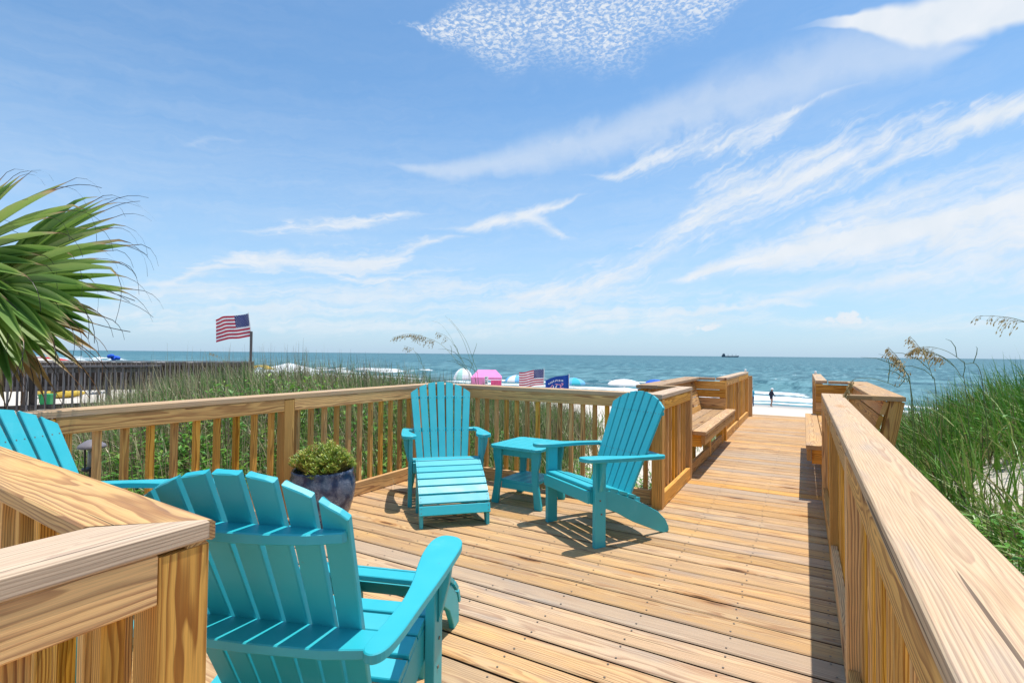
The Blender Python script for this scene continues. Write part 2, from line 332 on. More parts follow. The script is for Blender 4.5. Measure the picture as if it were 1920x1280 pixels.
# ------------------------------------------------------------------ mesh helpers
def smooth(me): me.polygons.foreach_set('use_smooth', [True] * len(me.polygons))
class MB:
    """collects shapes for ONE mesh object"""
    def __init__(s): s.v = []; s.f = []; s.g = []; s.ti = []; s.bl = []; s.mi = []
    def add(s, verts, faces, g=None, tint=.5, bl=0., mi=0):
        o = len(s.v); n = len(verts); s.v += [tuple(p) for p in verts]; s.f += [tuple(i + o for i in q) for q in faces]
        s.g += g if g is not None else [(0, 0, 0)] * n
        s.ti += list(tint) if hasattr(tint, '__len__') else [tint] * n; s.bl += [bl] * n; s.mi += [mi] * len(faces)
    def build(s, name, mats, parent=None, sm=False, loc=None):
        me = bpy.data.meshes.new(name); me.from_pydata(s.v, [], s.f)
        a = me.attributes.new('g', 'FLOAT_VECTOR', 'POINT'); a.data.foreach_set('vector', np.array(s.g, dtype=np.float32).ravel())
        a = me.attributes.new('tint', 'FLOAT', 'POINT'); a.data.foreach_set('value', np.array(s.ti, dtype=np.float32))
        a = me.attributes.new('bleach', 'FLOAT', 'POINT'); a.data.foreach_set('value', np.array(s.bl, dtype=np.float32))
        if not isinstance(mats, (list, tuple)): mats = [mats]
        for m in mats: me.materials.append(m)
        if len(mats) > 1: me.polygons.foreach_set('material_index', s.mi)
        if sm: smooth(me)
        me.update(); o = bpy.data.objects.new(name, me); COL.objects.link(o)
        if parent: o.parent = parent
        if loc is not None: o.location = loc
        return o
    # -- shapes
    def lumber(s, p0, p1, wd, t, up=(0, 0, 1), bev=.004, m0=0., m1=0., tint=None, bl=0., mi=0, jit=0., edge=None):
        p0, p1 = Vector(p0), Vector(p1); a = p1 - p0; L = a.length; a /= L
        u = Vector(up); u = (u - a * u.dot(a)).normalized(); sd = u.cross(a)
        hw, ht = wd / 2, t / 2
        prof = [(-hw, -ht + bev), (-hw + bev, -ht), (hw - bev, -ht), (hw, -ht + bev), (hw, ht - bev), (hw - bev, ht), (-hw + bev, ht), (-hw, ht - bev)]
        ro, ry, rz = random.uniform(0, 80), random.uniform(-.05, .05), random.choice((-1, 1)) * random.uniform(.03, .12)
        if wd < t: ry, rz = rz, ry
        ns = max(1, int(L / .6)) if jit else 1
        vs = []; gs = []
        for k in range(ns + 1):
            q = k / ns; off = (sd * random.uniform(-jit, jit) + u * random.uniform(-jit, jit) * .6) if jit else Vector()
            for (x, z) in prof:
                sh = m0 * x * (1 - q) + m1 * x * q
                vs.append(p0 + a * (L * q + sh) + sd * x + u * z + off); gs.append((L * q + sh + ro, x + ry, z + rz))
        fs = []
        for k in range(ns):
            o = k * 8
            for i in range(8): j = (i + 1) % 8; fs.append((o + i, o + i + 8, o + j + 8, o + j))
        fs.append(tuple(range(8))); fs.append(tuple(reversed(range(ns * 8, ns * 8 + 8))))
        s.add(vs, fs, gs, random.random() if tint is None else tint, bl, mi)
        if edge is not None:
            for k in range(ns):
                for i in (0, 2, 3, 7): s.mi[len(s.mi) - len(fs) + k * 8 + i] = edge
    def extrude(s, outline, th, frame, bev=.003, mi=0, tint=.5):
        """flat board: 2-D outline pushed to thickness th; frame(u, v, w) -> point; chamfered edges"""
        n = len(outline); c = np.array(outline)
        d1 = np.roll(c, -1, 0) - c; d0 = c - np.roll(c, 1, 0)
        nn = np.stack([d1[:, 1] + d0[:, 1], -(d1[:, 0] + d0[:, 0])], 1); nn /= np.maximum(np.linalg.norm(nn, axis=1, keepdims=True), 1e-9)
        area = np.sum(c[:, 0] * np.roll(c[:, 1], -1) - c[:, 1] * np.roll(c[:, 0], -1))
        inn = c - nn * bev * (1 if area > 0 else -1)
        layers = [(inn, -th / 2), (c, -th / 2 + bev), (c, th / 2 - bev), (inn, th / 2)]
        vs = [frame(p[0], p[1], w) for pts, w in layers for p in pts]
        fs = [tuple(reversed(range(n))), tuple(range(3 * n, 4 * n))]
        for k in range(3):
            for i in range(n): j = (i + 1) % n; fs.append((k * n + i, k * n + j, (k + 1) * n + j, (k + 1) * n + i))
        s.add(vs, fs, None, tint, 0, mi)
    def box(s, lo, hi, mi=0, tint=.5):
        x0, y0, z0 = lo; x1, y1, z1 = hi
        s.add([(x0, y0, z0), (x1, y0, z0), (x1, y1, z0), (x0, y1, z0), (x0, y0, z1), (x1, y0, z1), (x1, y1, z1), (x0, y1, z1)],
              [(3, 2, 1, 0), (4, 5, 6, 7), (0, 1, 5, 4), (1, 2, 6, 5), (2, 3, 7, 6), (3, 0, 4, 7)], None, tint, 0, mi)
    def tube(s, pts, rad, n=6, tint=.5, mi=0):
        pts = [Vector(p) for p in pts]; m = len(pts); rad = rad if hasattr(rad, '__len__') else [rad] * m; vs = []
        for i, p in enumerate(pts):
            d = (pts[min(i + 1, m - 1)] - pts[max(i - 1, 0)]).normalized(); q = Vector((0, 0, 1)) if abs(d.z) < .9 else Vector((1, 0, 0))
            e = d.cross(q).normalized(); h = e.cross(d)
            vs += [p + (e * math.cos(2 * math.pi * k / n) + h * math.sin(2 * math.pi * k / n)) * rad[i] for k in range(n)]
        fs = [(i * n + k, i * n + (k + 1) % n, (i + 1) * n + (k + 1) % n, (i + 1) * n + k) for i in range(m - 1) for k in range(n)]
        fs += [tuple(reversed(range(n))), tuple(range((m - 1) * n, m * n))]
        s.add(vs, fs, None, tint, 0, mi)
    def lathe(s, prof, c=(0, 0, 0), n=32, mi=0, tint=.5):
        vs = [(c[0] + r * math.cos(2 * math.pi * k / n), c[1] + r * math.sin(2 * math.pi * k / n), c[2] + z) for r, z in prof for k in range(n)]
        fs = [(i * n + k, i * n + (k + 1) % n, (i + 1) * n + (k + 1) % n, (i + 1) * n + k) for i in range(len(prof) - 1) for k in range(n)]
        s.add(vs, fs, None, tint, 0, mi)
def thing(name, label, cat, loc=(0, 0, 0), rz=0., group=None):
    o = bpy.data.objects.new(name, None); COL.objects.link(o); o.location = loc; o.rotation_euler.z = rz; o.empty_display_size = .1
    o['label'] = label; o['category'] = cat
    if group: o['group'] = group
    return o
def tag(o, label=None, cat=None, group=None, kind=None):
    for k, v in (('label', label), ('category', cat), ('group', group), ('kind', kind)):
        if v: o[k] = v
    return o
def copytree(root, loc, rz, label, group=None):
    r = root.copy(); COL.objects.link(r); r.location = loc; r.rotation_euler.z = rz; r['label'] = label
    if group: r['group'] = group
    for ch in list(root.children):
        c = ch.copy(); COL.objects.link(c); c.parent = r
        for gch in list(ch.children):
            d = gch.copy(); COL.objects.link(d); d.parent = c
    return r
def spline(pts, n=8, closed=False):
    P = [np.array(p, float) for p in pts]; m = len(P); out = []
    for i in range(m if closed else m - 1):
        g = (lambda k: P[k % m]) if closed else (lambda k: P[min(max(k, 0), m - 1)])
        a, b, c, d = g(i - 1), g(i), g(i + 1), g(i + 2)
        for k in range(n):
            t = k / n; out.append(.5 * ((2 * b) + (c - a) * t + (2 * a - 5 * b + 4 * c - d) * t * t + (3 * b - a - 3 * c + d) * t ** 3))
    if not closed: out.append(P[-1])
    return out

# ------------------------------------------------------------------ terrain, sea
def sstep(a, b, x): t = np.clip((x - a) / (b - a), 0, 1); return t * t * (3 - 2 * t)
def ground(x, y):
    x = np.asarray(x, float); y = np.asarray(y, float); s = y + .175 * x
    z = -.75 - 1.15 * sstep(11, 26, s) - 1.2 * sstep(22, 46, s) - .55 * sstep(44, 62, s) - 3.5 * sstep(60, 120, s)
    z = z + 1.05 * np.exp(-((x + 8.0) / 4.) ** 2 - ((y - 6.5) / 5.) ** 2) * (.15 + .85 * sstep(-1.0, .4, y + .39 * x))
    z = z + .55 * np.exp(-((x + 5.8) / 1.8) ** 2 - ((y - 3.5) / 3.) ** 2)
    z = z + .75 * sstep(.5, 1.3, x) * (1 - sstep(7.5, 16, y)) * (1 - .5 * sstep(8, 30, x))
    z = z + .40 * sstep(1.1, 2.5, x) * np.exp(-((y - 8.5) / 2.4) ** 2)
    z = z + .06 * np.sin(x * 1.3 + y * .7) * np.cos(y * 1.1 - x * .4) * (1 - sstep(20, 50, s))
    return z
xs = np.concatenate([np.linspace(-900, -40, 30), np.linspace(-38, -14, 30), np.linspace(-13.5, 10, 95), np.linspace(11, 40, 30), np.linspace(50, 900, 25)])
ys = np.concatenate([np.linspace(-60, -4, 12), np.linspace(-3.5, 16, 80), np.linspace(16.5, 75, 70), np.linspace(80, 400, 20)])
X, Y = np.meshgrid(xs, ys); Z = ground(X, Y); ny, nx = X.shape
me = bpy.data.meshes.new('sand_ground')
me.from_pydata(np.stack([X, Y, Z], -1).reshape(-1, 3).tolist(), [], [(j * nx + i, j * nx + i + 1, (j + 1) * nx + i + 1, (j + 1) * nx + i) for j in range(ny - 1) for i in range(nx - 1)])
me.materials.append(SAND); smooth(me); o = bpy.data.objects.new('sand_ground', me); COL.objects.link(o); o['kind'] = 'structure'
SEAZ = -3.55
def seaheight(x, y):
    s = y + .175 * x; u = x - .175 * y; wob = 6 * np.sin(u * .021) + 3 * np.sin(u * .057 + 1)
    z = np.zeros_like(s)
    for c, a in ((66, .25), (75, .45), (86, .55), (98, .45)):
        d = (s + wob - c); z += a * np.exp(-(d / 2.2) ** 2) * (.6 + .4 * np.sin(u * .08 + c))
    z += .12 * np.sin(s * .45 + .6 * np.sin(u * .06)) * sstep(60, 90, s) * (1 - sstep(200, 400, s))
    return z
ss = np.concatenate([np.linspace(50, 130, 110), np.linspace(133, 400, 60), np.geomspace(420, 30000, 30)])
us = np.concatenate([-np.geomspace(40000, 230, 18), np.linspace(-220, 160, 130), np.geomspace(170, 40000, 18)])
UU, SS = np.meshgrid(us, ss); den = 1 + .175 ** 2
YY = (SS - .175 * UU) / den; XX = UU + .175 * YY; ZZ = SEAZ + seaheight(XX, YY); ny, nx = XX.shape
me = bpy.data.meshes.new('sea')
me.from_pydata(np.stack([XX, YY, ZZ], -1).reshape(-1, 3).tolist(), [], [(j * nx + i, j * nx + i + 1, (j + 1) * nx + i + 1, (j + 1) * nx + i) for j in range(ny - 1) for i in range(nx - 1)])
me.materials.append(SEA); smooth(me); o = bpy.data.objects.new('sea', me); COL.objects.link(o); o['kind'] = 'structure'

# ------------------------------------------------------------------ deck and boardwalk
PITCHB = .157
def boards(name, x0, x1, y0, y1, joists):
    m = MB(); n = int(math.ceil((y1 - y0) / PITCHB))
    for k in range(n):
        yc = y0 + (k + .5) * PITCHB; tint = random.uniform(.3, .8); bl = random.uniform(.65, 1.0) * (.6 if random.random() < .12 else 1)
        if random.random() < .08: bl = 1.15; tint = .4
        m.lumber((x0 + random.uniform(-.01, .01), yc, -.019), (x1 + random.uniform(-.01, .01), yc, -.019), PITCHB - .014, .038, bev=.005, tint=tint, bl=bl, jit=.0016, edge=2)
        for jx in joists:
            for q in (-.045, .045):
                cx, cy = jx + random.uniform(-.012, .012), yc + q + random.uniform(-.008, .008)
                if x0 < cx < x1: m.add([(cx + .0052 * math.cos(a), cy + .0052 * math.sin(a), .0030) for a in (0, 1.05, 2.1, 3.14, 4.19, 5.24)], [(0, 1, 2, 3, 4, 5)], None, .5, 0, 1)
    for jx in joists: m.lumber((jx, y0, -.16), (jx, y1, -.16), .04, .2, tint=.2, bl=.3)
    o = m.build(name, [W_PINE, SCREW, EDGE_DARK]); o['kind'] = 'structure'; return o
YB0 = .535
nb = int(round((4.5 - YB0) / PITCHB)); YB1 = YB0 + nb * PITCHB
boards('deck', -3.56, .255, YB0, YB1, [-3.5, -3.1, -2.7, -2.3, -1.9, -1.5, -1.1, -.7, -.3, .1])
boards('boardwalk', -1.16, .255, YB1, 12.62, [-1.1, -.7, -.3, .1])
boards('boardwalk', -1.16, .255, YB0 - 14 * PITCHB, YB0, [-1.1, -.7, -.3, .1])

# ------------------------------------------------------------------ railings
CT = .95
def railing(label, p0, p1, out, posts, spacing=.122, cap=(-.002, .140), m0=0., m1=0., capext=(0, 0), kick=True, balside=1, phase=.5, captint=None, posttop=.905, capbl=1.2):
    """run of railing: inner face on the line p0-p1, 'out' points away from the deck"""
    p0, p1, out = Vector((*p0, 0)), Vector((*p1, 0)), Vector((*out, 0)); a = (p1 - p0); L = a.length; a /= L
    root = thing('deck_railing', label, 'railing', p0 + a * L / 2, group='timber railings of the deck and boardwalk'); O = -root.location
    P = lambda d, o, z: O + p0 + a * d + out * o + Vector((0, 0, z))
    ends = sorted(posts); hw = .0445
    for d in ends:
        m = MB(); m.lumber(P(d, .0445 - .003, -.12), P(d, .0445 - .003, posttop), .089, .089, up=out, bl=.12); m.build('post', W_PINE, root)
    segs = []
    for d0, d1 in zip([-9] + ends, ends + [99]):
        s0, s1 = max(0, d0 + hw + .002), min(L, d1 - hw - .002)
        if s1 - s0 > .15: segs.append((s0, s1))
    for s0, s1 in segs:
        m = MB(); m.lumber(P(s0, .019, .865), P(s1, .019, .865), .038, .092, bl=.1, jit=.0008); m.build('top_rail', W_PINE, root)
        if kick: m = MB(); m.lumber(P(s0, .019, .063), P(s1, .019, .063), .038, .118, bl=.35, jit=.001); m.build('bottom_rail', W_PINE, root)
        n = max(1, int((s1 - s0) / spacing)); g = (s1 - s0) / n
        for k in range(n):
            d = s0 + g * (k + phase); m = MB()
            m.lumber(P(d, .0565, .015 if kick else -.03), P(d, .0565, .908), .036, .036, up=out, bl=.05, bev=.003); m.build('baluster', W_PINE, root)
    cw = cap[1] - cap[0]; co = (cap[0] + cap[1]) / 2
    sgn = 1 if (Vector((0, 0, 1)).cross(a)).dot(out) > 0 else -1
    m = MB(); m.lumber(P(-capext[0], co, CT - .019), P(L + capext[1], co, CT - .019), cw, .038, m0=m0 * sgn, m1=m1 * sgn, bl=capbl, jit=.0006, tint=random.uniform(.75, 1.0) if captint is None else captint); m.build('cap', W_PINE, root)
    return root
LX, RX, BY = -1.03, .137, 4.455
# far side of the seating deck
railing('long sunlit timber railing along the left edge of the deck behind the planter', (-3.47, -.2), (-3.47, BY), (-1, 0), [.05, 1.35, 2.83, BY - .06], .128, m1=1, capext=(0, .063))
railing('shaded timber railing at the back of the deck behind the side table', (-3.47, BY), (-1.15, BY), (0, 1), [.045], .115, m0=-1, capext=(.063, .02))
railing('short timber railing left of the boardwalk beside the reclining turquoise chair', (LX, 4.345), (LX, 5.67), (-1, 0), [.048, 1.277], .116)
railing('far timber railing left of the boardwalk beyond the sunlit bench', (LX, 8.36), (LX, 11.95), (-1, 0), [.045, 1.75, 3.54], .125)
railing('long timber railing right of the boardwalk with wide pale cap in the foreground', (RX, -.6), (RX, 5.43), (1, 0), [1.2, 2.95, 4.4, 5.985], .105, cap=(-.004, .152), captint=1.0)
railing('far timber railing right of the boardwalk beyond the right bench', (RX, 8.36), (RX, 11.6), (1, 0), [.045, 1.6, 3.19], .125)
# corner at the near left
TIP = Vector((-.993, .592)); an = R(3.2)
railing('timber railing in the left foreground with the corner post beside the turquoise chair back', (-1.006, -.9), (-1.006, .590), (-1, 0), [1.444], .125, cap=(-.006, .14), capext=(0, -.073), m1=-1, phase=.62, captint=.95)
railing('timber railing at the left edge running to the foreground corner with brown stained cap', (-1.006 - 2.6 * math.cos(an), .585 + 2.6 * math.sin(an)), (-1.006, .585), (-math.sin(an) * 1, -math.cos(an)), [.9], .15, cap=(-.008, .15), capext=(0, -.066), m1=-1, captint=.6, capbl=.6)
for x_, y_ in ((LX + .015, 12.15), (RX + .05, 11.9)):
    m = MB(); m.lumber((0, 0, -.4), (0, 0, .86 if x_ < 0 else .8), .089, .089, up=(1, 0, 0), bl=.2)
    o = m.build('boardwalk_post', W_PINE, None, loc=(x_, y_, 0)); tag(o, 'single timber post past the end of the %s far railing' % ('left' if x_ < 0 else 'right'), 'post')
for x_, y_ in ((LX - .05, 11.88), (RX + .05, 11.5)):
    m = MB(); m.lathe([(.001, .06), (.018, .055), (.022, .03), (.016, .0), (.001, 0)], n=10)
    o = m.build('rail_light', WHITEP, None, True, (x_, y_, CT + .001)); tag(o, 'small white light on the seaward end of the %s railing cap' % ('left' if x_ < 0 else 'right'), 'light')

# ------------------------------------------------------------------ built-in benches
def bench(label, sx, y0, y1, endwall):
    """sx=+1 left bench (opens to +X); mirrored for the right one"""
    fx = lambda x: (x if sx > 0 else -.893 - x)
    root = thing('built_in_bench', label, 'bench', (fx(-1.2), (y0 + y1) / 2, 0), group='timber benches beside the boardwalk'); O = -root.location
    P = lambda x, y, z: O + Vector((fx(x), y, z))
    L = lambda name, *a, **k: (lambda m: (m.lumber(*a, **k), m.build(name, W_PINE, root))[1])(MB())
    for k in range(3):
        x = -.972 - k * .146; L('seat_board', P(x, y0 + .03, .461), P(x, y1 + .12, .461), .14, .038, bl=.8, jit=.001)
    L('seat_apron', P(-.928, y0 + .04, .389), P(-.928, y1 + .11, .389), .038, .10, bl=.4)
    L('bottom_rail', P(-1.07, y0 + .01, .063), P(-1.07, y1 + .02, .063), .038, .118, bl=.35)
    for yy in (7.02, y1 - .12): L('leg', P(-1.09 if sx > 0 else -1.12, yy, 0), P(-1.09 if sx > 0 else -1.12, yy, .44), .089, .089, up=(1, 0, 0))
    L('leg', P(-1.28, 7.02, -.2), P(-1.28, 7.02, .44), .089, .089, up=(1, 0, 0))
    for yy in (y0 + .09, (y0 + y1) / 2, y1 - .08): L('seat_support', P(-.95, yy, .375), P(-1.40, yy, .375), .038, .13)
    bx0, bz0, bx1, bz1 = -1.355, .42, -1.50, .905
    for k in range(4):
        q = (k + .5) / 4; x, z = bx0 + (bx1 - bx0) * q, bz0 + (bz1 - bz0) * q
        nrm = Vector((fx(bz1 - bz0) - fx(0), 0, (bx0 - bx1)))
        L('back_board', P(x, y0 + .02, z), P(x, y1 - .002, z), .118, .036, up=nrm, bl=.25)
    for yy in (y0 + .03, y0 + .18, (y0 + y1) / 2, y1 - .15):
        L('back_brace', P(bx0 - .085, yy, .20), P(bx1 - .075, yy, .908), .038, .10, up=Vector((fx(1) - fx(0), 0, .3)), bl=.2)
    for k in range(4):
        if not endwall and k < 9: pass
        q = (k + .5) / 4; z = .40 + .125 * k + .06
        xl = bx0 + (bx1 - bx0) * min(1, max(0, (z - bz0) / (bz1 - bz0))) + .02
        L('end_board', P(LX, y1 + .02, z), P(xl - .06, y1 + .02, z), .036, .1235 if k != 2 else .112, bl=.2)
    L('cap', P(-1.51, y0 - .02, CT - .019), P(-1.51, y1 + .09, CT - .019), .235, .038, bl=.95)
    L('end_cap', P(-1.392, y0 + .045, CT - .0192), P(-1.18, y0 + .045, CT - .0192), .13, .038, bl=.9)
    L('end_cap', P(-1.392, y1 + .03, CT - .0192), P(-1.18, y1 + .03, CT - .0192), .1, .038, bl=.9)
    return root
bench('timber bench with leaning back and sunlit seat on the left of the boardwalk', 1, 5.69, 8.29, True)
bench('timber bench with outward leaning back behind the end of the wide right railing', -1, 5.36, 8.29, False)

# ------------------------------------------------------------------ adirondack chairs
def chair_parts(root):
    ext = lambda name, outline, th, frame, bev=.003: (lambda m: (m.extrude(outline, th, frame, bev), m.build(name, TEAL, root))[1])(MB())
    # back: seven fanned slats with an arched top
    a0, a1 = Vector((0, -.345, .235)), Vector((0, -.678, .998)); ua = (a1 - a0).normalized(); LB = (a1 - a0).length; nb = Vector((0, ua.z, -ua.y))
    m = MB(); wb, wt = .455, .605; gap0, gap1 = .006, .017
    arch = lambda x: LB - .118 * abs(x / .302) ** 2.1
    for k in range(7):
        b0, b1 = (-.5 + k / 7) * wb + gap0 / 2, (-.5 + (k + 1) / 7) * wb - gap0 / 2
        t0, t1 = (-.5 + k / 7) * wt + gap1 / 2, (-.5 + (k + 1) / 7) * wt - gap1 / 2
        tops = [(t1 + (t0 - t1) * q, arch(t1 + (t0 - t1) * q)) for q in (0, .33, .67, 1)]
        fix = lambda x, l, xb: (xb + (x - xb) * l / LB, l)
        ol = [(b0, 0), (b1, 0)] + [fix(x, l, b1 if i < 2 else b0) for i, (x, l) in enumerate(tops)]
        m.extrude(ol, .021, lambda u, v, w: a0 + Vector((u, 0, 0)) + ua * v + nb * w, .003)
    for k in range(7):
        for l, q in ((.805, .8), (.42, .55)):
            x = (-.5 + (k + .5) / 7) * (wb + (wt - wb) * l); p = a0 + Vector((x, 0, 0)) + ua * (l * LB) + nb * .0108
            for s_ in (-.018, .018): m.tube([p + Vector((s_, 0, 0)) - nb * .001, p + Vector((s_, 0, 0)) + nb * .0008], .0035, 6, mi=1)
    m.build('backrest', [TEAL, SCREW], root)
    # braces behind the back
    def yback(z): return a0.y + (z - a0.z) * (a1.y - a0.y) / (a1.z - a0.z)
    z = .852; yb = yback(z) - .013
    ol = [(-.275, yb), (.275, yb), (.272, yb - .02), (.20, yb - .048), (.10, yb - .062), (0, yb - .066), (-.10, yb - .062), (-.20, yb - .048), (-.272, yb - .02)]
    ext('upper_brace', ol, .026, lambda u, v, w: (u, v, z + w))
    z2 = .558; yb2 = yback(z2) - .013
    ext('arm_brace', [(-.30, yb2), (.30, yb2), (.30, yb2 - .085), (.2, yb2 - .105), (0, yb2 - .112), (-.2, yb2 - .105), (-.30, yb2 - .085)], .026, lambda u, v, w: (u, v, z2 + w))
    z3 = .26; ext('lower_brace', [(-.262, -.37), (.262, -.37), (.262, -.43), (-.262, -.43)], .03, lambda u, v, w: (u, v, z3 + w))
    # seat
    m = MB(); prof = [(.012, .395), (-.075, .392), (-.155, .372), (-.235, .345), (-.315, .316)]
    for i, (y, z) in enumerate(prof):
        y2, z2_ = (y - .069, z - (.004 if i == 0 else .020)); p, q = Vector((0, y, z)), Vector((0, y2, z2_)); d = (q - p).normalized(); n = Vector((0, -d.z, d.y)) * -1
        if n.z < 0: n = -n
        m.extrude([(-.278, 0), (.278, 0), (.278, (q - p).length), (-.278, (q - p).length)], .02, lambda u, v, w, p=p, d=d, n=n: p + Vector((u, 0, 0)) + d * v + n * (w - .010))
    m.extrude([(-.278, .288), (.278, .288), (.278, .372), (-.278, .372)], .02, lambda u, v, w: (u, .024 + w + (v - .288) * .03, v))
    m.build('seat', TEAL, root)
    # side rails, legs, arms
    rail = [(.012, .372), (.012, .285), (-.20, .205), (-.36, .115), (-.50, .055), (-.60, .012), (-.635, 0), (-.675, 0), (-.690, .012), (-.686, .04), (-.655, .095), (-.59, .155), (-.50, .205), (-.42, .245), (-.33, .285), (-.16, .352)]
    arm = spline([(.300, .112), (.348, .095), (.371, .040), (.374, -.08), (.372, -.22), (.366, -.38), (.362, -.50), (.350, -.575), (.322, -.60), (.296, -.575), (.300, -.47), (.305, -.36), (.294, -.25), (.272, -.14), (.256, -.04), (.254, .05), (.270, .097)], 4, True)
    for sx in (1, -1):
        o = ext('side_rail', rail, .026, lambda u, v, w, sx=sx: (sx * .2655 + w, u, v))
        lg = ext('leg', [(0, 0), (0, .576), (-.088, .576), (-.088, 0)], .034, lambda u, v, w, sx=sx: (sx * .2985 + w, u, v))
        m = MB()
        for zz in (.22, .31): m.tube([(sx * .3155, -.045 + .012 * (zz - .26) * 10, zz), (sx * .319, -.045 + .012 * (zz - .26) * 10, zz)], .006, 8)
        m.build('bolt', SCREW, lg)
        ext('arm_bracket', [(.3162, .575), (.362, .575), (.352, .50), (.330, .41), (.3162, .37)] if sx > 0 else [(-.3162, .575), (-.3162, .37), (-.330, .41), (-.352, .50), (-.362, .575)], .03, lambda u, v, w: (u, -.042 + w, v))
        ext('arm', [(sx * p[0], p[1]) for p in arm], .026, lambda u, v, w: (u, v, .589 + w + (v - .1) * .045))
GA = 'turquoise slatted armchairs on the deck'
def chair_at(root, x, y, head, label):
    rz = head - math.pi / 2
    if root is None:
        root = thing('adirondack_chair', label, 'chair', (x, y, 0), rz, GA); chair_parts(root); return root
    return copytree(root, (x, y, 0), rz, label, GA)
cA = chair_at(None, -2.628, 3.528, R(-47.6), 'turquoise slatted armchair in the deck corner with a footrest drawn up to it')
chair_at(cA, -1.467, 3.421, R(237.2), 'turquoise slatted armchair in side view beside the boardwalk railing, without footrest')
chair_at(cA, -1.395, 1.355, R(110), 'turquoise slatted armchair seen from behind in the foreground')
cB = chair_at(cA, -2.486, 1.196, R(26), 'turquoise slatted armchair at the left edge half hidden by the foreground railing')
cB.scale = (1.05, 1.05, 1.05)
piv = Matrix.Translation((0, -.345, .235)) @ Matrix.Rotation(R(7), 4, 'X') @ Matrix.Translation((0, .345, -.235))   # its back leans further
for ch in cB.children:
    if ch.name.split('.')[0] in ('backrest', 'upper_brace'): ch.matrix_local = piv @ ch.matrix_local

def footstool(x, y, head, label, root=None):
    rz = head - math.pi / 2
    if root: return copytree(root, (x, y, 0), rz, label, 'turquoise footrests')
    root = thing('footrest', label, 'footrest', (x, y, 0), rz, 'turquoise footrests')
    # profile forward (y) and up (z): flat at the chair end, curving down to the front foot
    ctop = [(0.0, .385), (.075, .385), (.10, .372), (.20, .332), (.30, .285), (.40, .225), (.47, .165), (.505, .10), (.515, .0)]
    side = [(.0, .385), (.0, .30), (.06, .29), (.06, 0), (.13, 0), (.15, .24), (.28, .185), (.37, .12), (.43, .03), (.44, 0)] + [(.512, 0), (.507, .09), (.472, .158), (.40, .22), (.30, .28), (.20, .327), (.10, .367), (.075, .38)]
    for sx in (1, -1):
        m = MB(); m.extrude([(p[0], p[1] - .004) if p[1] > 0 else p for p in side], .026, lambda u, v, w, sx=sx: (sx * .247 + w, u, v)); m.build('side_panel', TEAL, root)
    pts = np.array(spline(ctop, 10)); seg = np.r_[0, np.cumsum(np.linalg.norm(np.diff(pts, axis=0), axis=1))]
    at = lambda d: np.array([np.interp(d, seg, pts[:, 0]), np.interp(d, seg, pts[:, 1])])
    m = MB(); d = 0
    while d + .07 < seg[-1] - .03:
        p, q = at(d), at(d + .068); dr = (q - p) / np.linalg.norm(q - p); n = np.array([-dr[1], dr[0]])
        if n[1] < 0: n = -n
        fr = lambda u, v, w, p=p, dr=dr, n=n: (u, p[0] + dr[0] * v + n[0] * (w + .011), p[1] + dr[1] * v + n[1] * (w + .011))
        m.extrude([(-.264, 0), (.264, 0), (.264, .068), (-.264, .068)], .02, fr)
        for u in (-.25, .25):
            for v in (.018, .05): m.tube([fr(u, v, .009), fr(u, v, .0112)], .0035, 6, mi=1)
        d += .0785
    m.build('slats', [TEAL, SCREW], root); return root
def infront(x, y, head, d, lat=0.):
    return x + math.cos(head) * d + math.sin(head) * lat, y + math.sin(head) * d - math.cos(head) * lat
fA = footstool(*infront(-2.628, 3.528, R(-46), .035), R(-46), 'turquoise slatted footrest in front of the corner armchair')
footstool(*infront(-1.395, 1.355, R(108), .16, -.088), R(108), 'turquoise slatted footrest beyond the foreground armchair', fA)

# side table
def table():
    root = thing('side_table', 'small turquoise side table between the corner armchair and the one in side view', 'table', (-2.10, 4.02, 0), R(-3))
    m = MB(); wd, dp = .50, .53
    for k in range(6):
        x0 = -wd / 2 + k * wd / 6 + .002; x1 = -wd / 2 + (k + 1) * wd / 6 - .002
        c = .035; ol = [(x0, -dp / 2 + (c if k == 0 else 0)), (x0 + (c if k == 0 else 0), -dp / 2), (x1 - (c if k == 5 else 0), -dp / 2), (x1, -dp / 2 + (c if k == 5 else 0)), (x1, dp / 2 - (c if k == 5 else 0)), (x1 - (c if k == 5 else 0), dp / 2), (x0 + (c if k == 0 else 0), dp / 2), (x0, dp / 2 - (c if k == 0 else 0))]
        ol = [p for i, p in enumerate(ol) if i == 0 or p != ol[i - 1]]
        if ol[0] == ol[-1]: ol = ol[:-1]
        m.extrude(ol, .024, lambda u, v, w: (u, v, .488 + w))
    m.build('table_top', TEAL, root)
    leg = spline([(.155, .475), (.225, .475), (.228, .40), (.210, .30), (.215, .20), (.232, .10), (.245, 0), (.185, 0), (.172, .10), (.158, .20), (.152, .30), (.150, .40)], 4, True)
    for sx in (1, -1):
        for sy in (1, -1):
            m = MB(); m.extrude([(sx * p[0], min(.475, max(0, p[1]))) for p in leg], .03, lambda u, v, w, sy=sy: (u, sy * .205 + w, v)); m.build('leg', TEAL, root)
    m = MB(); m.extrude([(-.17, -.185), (.17, -.185), (.17, .185), (-.17, .185)], .022, lambda u, v, w: (u, v, .195 + w)); m.extrude([(-.16, .13), (.16, .13), (.16, .184), (-.16, .184)], .02, lambda u, v, w: (u, -.177 + w, v)); m.build('shelf', TEAL, root)
    m = MB()
    for sy in (1, -1): m.extrude([(-.15, .41), (.15, .41), (.15, .474), (-.15, .474)], .02, lambda u, v, w, sy=sy: (u, sy * .18 + w, v))
    m.build('apron', TEAL, root)
table()

